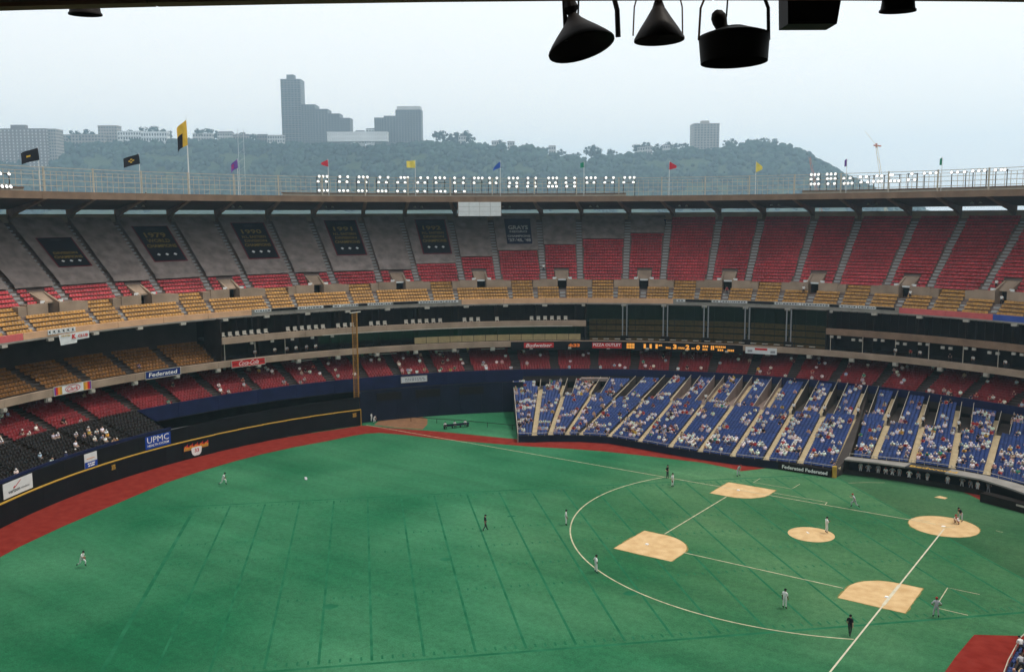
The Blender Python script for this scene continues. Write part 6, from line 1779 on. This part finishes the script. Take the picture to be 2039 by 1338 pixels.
# leafy crowns packed over the slope
def ico(sub=1):
    bm = bmesh.new(); bmesh.ops.create_icosphere(bm, subdivisions=sub, radius=1.0)
    v = np.array([q.co[:] for q in bm.verts]); f = np.array([[q.index for q in fc.verts] for fc in bm.faces]); bm.free(); return v, f
IV, IF = ico(2)
cv = []; cf = []; nb = 0
N_W = 5200
for q in range(N_W):
    X = nrg.uniform(-900, 640); d = -nrg.uniform(0, 1) ** 1.1 * 150 + 6
    z = hillz(X, d)
    if z < 45: continue
    if noise.noise(Vector((X * .02, d * .05, 7.7))) < -.42: continue
    r = nrg.uniform(2.0, 5.0) + 3.5 * max(0, noise.noise(Vector((X * .03, d * .03, 1.3))) + .3); P = np.array(bl(X, d, z + r * .55)); r *= HS
    rad = nrg.uniform(.72, 1.22, (len(IV), 1)) * np.array([1, 1, nrg.uniform(.8, 1.15)])
    cv.append(P + IV * r * rad); cf.append(IF + nb); nb += len(IV)
co = np.concatenate(cv); F = np.concatenate(cf)
me = bpy.data.meshes.new('hillside_woods')
me.vertices.add(len(co)); me.vertices.foreach_set('co', co.ravel()); me.loops.add(F.size); me.loops.foreach_set('vertex_index', F.ravel().astype(np.int32))
me.polygons.add(len(F)); me.polygons.foreach_set('loop_start', np.arange(0, F.size, 3, dtype=np.int32)); me.materials.append(MAT['foliage']); me.update(calc_edges=True)
woods = bpy.data.objects.new('hillside_woods', me); COL.objects.link(woods); tag(woods, 'hazy green woods covering the long hillside behind the stadium', kind='stuff')
# single trees standing out on the skyline
def tree_mesh(seed, h):
    r0 = random.Random(seed)
    tr = MB(); tr.tube([(0, 0, 0), (.2, .1, h * .35), (0, .3, h * .7)], .35, 7, r1=.12)
    for q in range(5):
        a = r0.uniform(0, 6.28); tr.tube([(0.1, .1, h * r0.uniform(.3, .55)), (math.cos(a) * h * .22, math.sin(a) * h * .22, h * r0.uniform(.6, .8))], .16, 5, r1=.05)
    cr = MB()
    for q in range(26):
        a = r0.uniform(0, 6.283); u = r0.random() ** .5; zz = r0.uniform(.38, .92); ww = .42 * math.sin(math.pi * min(1, (zz - .2) / .85)) ** .7
        c = Vector((math.cos(a) * u * ww * h, math.sin(a) * u * ww * h, zz * h)); rr = h * r0.uniform(.07, .14)
        for t in range(22):
            d = Vector((r0.gauss(0, 1), r0.gauss(0, 1), r0.gauss(0, 1))).normalized(); p = c + d * rr * r0.uniform(.6, 1.1)
            a1 = d.orthogonal().normalized(); b1 = d.cross(a1); sz = h * .045 * r0.uniform(.7, 1.5)
            cr.add([tuple(p + a1 * sz), tuple(p + b1 * sz * .8), tuple(p - a1 * sz), tuple(p - b1 * sz * .7)], [(0, 1, 2, 3)])
    return tr.mesh('trunk', MAT['bark']), cr.mesh('crown', MAT['foliage'])
TM = [tree_mesh(s, 18.0) for s in range(4)]
TREES = [(-687.4, 176.2), (-675.3, 179.4), (-663.3, 176.2), (-615.0, 181.0), (-578.8, 181.8), (-569.2, 184.2), (-554.7, 181.0), (-490.3, 181.0), (-478.3, 179.4), (-430.0, 174.6), (-409.9, 171.3), (-112.2, 176.2), (-100.2, 171.3), (-88.1, 172.9), (-76.0, 174.6), (-64.0, 168.1), (-23.7, 158.5), (-15.7, 160.1), (24.5, 155.2), (56.7, 150.4), (129.1, 150.4), (137.2, 148.8), (161.3, 145.6), (201.5, 153.6), (217.6, 155.2), (233.7, 153.6), (257.8, 156.9), (273.9, 155.2), (346.3, 158.5), (354.4, 161.7), (378.5, 160.1), (394.6, 161.7), (406.7, 162.5), (418.7, 160.1), (434.8, 153.6), (-240.9, 176.0), (-228.9, 174.4), (80.8, 145.6), (105.0, 140.8)]
for q, (X, Z) in enumerate(TREES):
    d = 10 + (q * 7) % 23; z0 = hillz(X, d); h = max(10, Z - z0)
    nx = TREES[q - 1][0] if q else -999
    where = 'left of the tall tower' if X < -330 else ('between the tower and the stepped block' if X < -150 else ('on the low saddle' if X < 150 else ('around the square block' if X < 330 else 'on the right shoulder of the hill')))
    grp = [t for t in TREES if (t[0] < -330) == (X < -330) and (t[0] < -150) == (X < -150) and (t[0] < 150) == (X < 150) and (t[0] < 330) == (X < 330)]
    n_ = sorted(grp).index((X, Z))
    root = empty('tree', bl(X, d, z0), 'skyline tree %s, %s from the left there' % (where, SECT_WORDS[n_]), 'tree', 'trees on the skyline')
    tm, cm = TM[q % 4]; s = h / 17.5 * HS
    for nm_, m_ in (('trunk', tm), ('crown', cm)):
        o = bpy.data.objects.new(nm_, m_); COL.objects.link(o); o.parent = root; o.scale = (s * 1.15, s * 1.15, s); o.rotation_euler = (0, 0, q * 1.3)

def building(label, X0, X1, Z1, Z0, depth, m, floors, bays, d0=8, rot=0, roof='flat', wm='bldg_window', extra=None, frac=.55, found=25):
    c = bl((X0 + X1) / 2, d0 + depth / 2, Z0)
    root = empty('building', c, label, 'building', 'buildings on the hill')
    hw = (X1 - X0) / 2; h = Z1 - Z0; cr, sr = math.cos(R_(rot)), math.sin(R_(rot))
    def L(x, y, z): 
        x2, y2 = x * cr - y * sr, x * sr + y * cr
        p = Vector(c) + (RH * x2 + FH * y2) * HS; return (p.x, p.y, c[2] + z * HS)
    def lbox(mb, x0, x1, y0, y1, z0, z1): mb.hexa([L(x0, y0, z0), L(x1, y0, z0), L(x1, y1, z0), L(x0, y1, z0), L(x0, y0, z1), L(x1, y0, z1), L(x1, y1, z1), L(x0, y1, z1)])
    mb = MB(); lbox(mb, -hw, hw, -depth / 2, depth / 2, -found, h); mb.build('wall', MAT[m], root)
    if roof == 'flat':
        mb = MB(); lbox(mb, -hw - .4, hw + .4, -depth / 2 - .4, depth / 2 + .4, h, h + 1.0); mb.build('roof', MAT[m], root)
    else:
        mb = MB(); r_ = hw * .5; a = [L(-hw - .6, -depth / 2 - .6, h), L(hw + .6, -depth / 2 - .6, h), L(hw + .6, depth / 2 + .6, h), L(-hw - .6, depth / 2 + .6, h), L(-hw * .9, 0, h + r_ * .6), L(hw * .9, 0, h + r_ * .6)]
        mb.add(a, [(0, 1, 5, 4), (2, 3, 4, 5), (0, 4, 3), (1, 2, 5)]); mb.build('roof', MAT['roof_slate'], root)
    wn_ = MB(); fh = h / floors; bw_ = 2 * hw / bays
    for f in range(floors):
        for b in range(bays):
            x0 = -hw + bw_ * (b + .5 - frac / 2); z0 = fh * (f + .28)
            lbox(wn_, x0, x0 + bw_ * frac, -depth / 2 - .12, -depth / 2 + .05, z0, z0 + fh * .5)
    ns = max(2, int(bays * depth / (2 * hw))); bs = depth / ns
    for f in range(floors):
        for b in range(ns):
            y0 = -depth / 2 + bs * (b + .25); z0 = fh * (f + .28)
            for s in (-1, 1): lbox(wn_, s * hw - .12, s * hw + .12, y0, y0 + bs * .5, z0, z0 + fh * .5)
    tag(wn_.build('windows', MAT[wm], root), kind='stuff')
    if extra: extra(root, lbox, h, hw, depth)
    return root
def penthouse(x0, x1, hh, mm='bldg_grey'):
    def f(root, lbox, h, hw, depth):
        mb = MB(); lbox(mb, x0, x1, -depth * .2, depth * .2, h + 1.0, h + 1.0 + hh); mb.build('penthouse', MAT[mm], root)
    return f
def balconies(n, mm='bldg_light'):
    def f(root, lbox, h, hw, depth):
        for q in range(1, n):
            mb = MB(); lbox(mb, -hw - .1, hw + .1, -depth / 2 - 1.6, -depth / 2 - .15, h * q / n - .35, h * q / n); mb.build('balcony', MAT[mm], root)
    return f
building('long brown apartment slab with rows of windows at the far left of the hill', -850, -698, 173, 112, 22, 'bldg_brown', 13, 26, d0=-66, rot=0, wm='bldg_light', frac=.35, extra=penthouse(20, 42, 6, 'bldg_brown'))
building('pale corner tower end of the brown apartment slab', -697.5, -686, 173, 112, 24, 'bldg_tan', 13, 3, d0=-60)
building('tall grey apartment tower with a small penthouse, highest on the hill', -359, -328, 253, 150, 30, 'bldg_grey', 30, 6, d0=0, extra=lambda *a: (penthouse(-8, 4, 8)(*a), balconies(15, 'bldg_tan')(*a)))
building('widest step of the grey block beside the tall tower', -327.5, -306, 214, 150, 34, 'bldg_grey', 19, 5, d0=-2)
building('second step of the grey block beside the tall tower', -305.5, -286, 206.7, 150, 32, 'bldg_grey', 17, 4, d0=-4)
building('third step of the grey block beside the tall tower', -285.5, -267, 199.5, 150, 30, 'bldg_grey', 15, 4, d0=-6)
building('lowest step of the grey block beside the tall tower', -266.5, -250.6, 192.5, 150, 28, 'bldg_grey', 13, 4, d0=-8)
building('long low white parking wall on the hillside below the towers', -278.7, -187, 167.3, 155, 14, 'bldg_white', 2, 28, d0=-52, wm='bldg_light', frac=.3, found=1)
building('low front step of the stepped block on the right of the towers', -214, -199, 193.5, 156, 24, 'bldg_grey', 12, 4, d0=0)
building('middle step of the stepped block on the right of the towers', -198.6, -180.5, 196, 156, 26, 'bldg_grey', 13, 4, d0=-2)
building('tallest part of the stepped block with a pale top storey', -180, -140, 205, 154, 30, 'bldg_grey', 16, 9, d0=-4, extra=lambda root, lbox, h, hw, depth: (lambda mb: (lbox(mb, -hw + 2, hw - 1, -depth / 2 + 1, depth / 2 - 1, h + 1, h + 6.5), mb.build('penthouse', MAT['bldg_light'], root)))(MB()))
building('pale square apartment block alone on the low ridge', 289, 329, 183, 140, 34, 'bldg_tan', 11, 8, d0=4, extra=penthouse(-6, 6, 5, 'bldg_tan'))
building('tan five-storey block among trees left of the white terrace', -655, -625, 185, 156, 18, 'bldg_tan', 6, 7, d0=16)
building('long grey house with white gable end left on the ridge', -711, -640, 170, 150, 14, 'bldg_tan', 4, 14, d0=2)
building('white terrace with a colonnade, left half', -617, -580, 174.5, 154, 14, 'bldg_white', 3, 9, d0=-2, extra=balconies(3, 'bldg_white'))
building('white terrace with a colonnade, right half', -579, -538, 173, 150, 14, 'bldg_white', 3, 10, d0=-6, extra=balconies(3, 'bldg_white'))
building('small pale house right of the tall flagpole', -462, -439, 172, 156, 12, 'bldg_light', 3, 6, d0=4, roof='pitched')
building('grey house between the flagpole and the tower', -437, -412, 167, 154, 12, 'bldg_tan', 2, 6, d0=2, roof='pitched')
building('small white house left of the flat-roofed annex', -500, -470, 171, 154, 12, 'bldg_light', 3, 7, d0=0)
building('narrow dark house near the foot of the tall tower', -400, -383, 168, 152, 10, 'bldg_brown', 3, 4, d0=2, roof='pitched')
building('flat-roofed pale annex at the foot of the tall tower', -381, -354, 167, 150, 12, 'bldg_light', 3, 7, d0=-6)
building('little white house in the gap right of the grey steps', -245, -231, 174, 154, 10, 'bldg_light', 3, 3, d0=6, roof='pitched')
building('little pale house beside the low front step', -228, -215, 177, 154, 10, 'bldg_white', 3, 3, d0=4, roof='pitched')
for q, (X, Zt) in enumerate(((-30, 157), (-5, 156), (60, 149), (200, 147), (212, 148), (240, 150), (-82, 165))):
    building('small pale ridge house right of the towers, %s from the left' % SECT_WORDS[sorted([-30, -5, 60, 200, 212, 240, -82]).index(X)], X, X + 11, Zt, Zt - 12, 9, 'bldg_light', 2, 3, d0=0, roof='pitched')

# twin masts of the incline in front of the slope
mb = MB()
for x in (-386, -378): mb.tube([bl(x, -150, 60), bl(x, -150, 165)], .4, 6)
for z in range(70, 160, 12): mb.tube([bl(-386, -150, z), bl(-378, -150, z + 6)], .2, 4)
tag(mb.build('lattice_mast', MAT['bldg_light']), 'faint pale lattice mast in front of the wooded slope', 'mast')

# two cranes beyond the rim
def crane(base, tip, label, m, jib):
    root = empty('crane', base, label, 'crane', 'cranes beyond the stadium')
    A, B = Vector(base), Vector(tip); d = (B - A).normalized(); a = d.cross(Vector((0, 0, 1))).normalized(); b = d.cross(a); w = .8
    mb = MB(); n = 16
    for sx, sy in ((-1, -1), (1, -1), (1, 1), (-1, 1)): mb.tube([A + a * w * sx + b * w * sy, B + a * w * sx * .5 + b * w * sy * .5], .08, 4)
    for q in range(n):
        p0 = A.lerp(B, q / n); p1 = A.lerp(B, (q + 1) / n); k0 = 1 - .5 * q / n; sg = 1 if q % 2 else -1
        for s in (-1, 1):
            mb.tube([p0 + a * w * k0 * sg + b * w * k0 * s, p1 - a * w * k0 * sg + b * w * k0 * s], .08, 4); mb.tube([p0 + b * w * k0 * sg + a * w * k0 * s, p1 - b * w * k0 * sg + a * w * k0 * s], .08, 4)
    mb.build('boom', MAT[m], root)
    mb = MB(); mb.hexa([tuple(A + Vector(v)) for v in ((-2, -2, -6), (2, -2, -6), (2, 2, -6), (-2, 2, -6), (-2, -2, -1), (2, -2, -1), (2, 2, -1), (-2, 2, -1))]); mb.build('cab', MAT['crane_red'], root)
    if jib:
        mb = MB(); mb.tube([B - RH * 1.4, B + RH * 2.4 + Vector((0, 0, -.4))], .4, 6); mb.tube([B + Vector((0, 0, 1.0)), B - Vector((0, 0, 1.2))], .5, 6); mb.build('boom_head', MAT['crane_red'], root)
        mb = MB(); mb.tube([B, B - RH * 6 + Vector((0, 0, 7))], .08, 4); mb.build('jib', MAT['crane_yellow'], root)
crane((98, -382.5, -3), (111.4, -378.8, 74.1), 'pale lattice crane with a red head standing in the white sky', 'crane_yellow', True)
crane((126, -374.5, -3), (142.4, -369.5, 69.1), 'dark red lattice crane boom in front of the hill shoulder', 'crane_red', False)

# ================================================================== HAZE
hz = MB(); hz.box(CC - 4200, CC + 4200, CC - 4200, CC + 4200, -5.2, 360)
hm = bpy.data.materials.new('haze'); hm.use_nodes = True; nt = hm.node_tree; nt.nodes.clear()
ho = nt.nodes.new('ShaderNodeOutputMaterial'); pv = nt.nodes.new('ShaderNodeVolumePrincipled')
pv.inputs['Color'].default_value = (0.58, 0.82, 1.0, 1); pv.inputs['Density'].default_value = 0.00024; pv.inputs['Anisotropy'].default_value = 0.55
nt.links.new(pv.outputs[0], ho.inputs['Volume'])
MAT['haze'] = hm
tag(hz.build('haze', hm), 'pale summer haze lying over the whole place', kind='stuff')
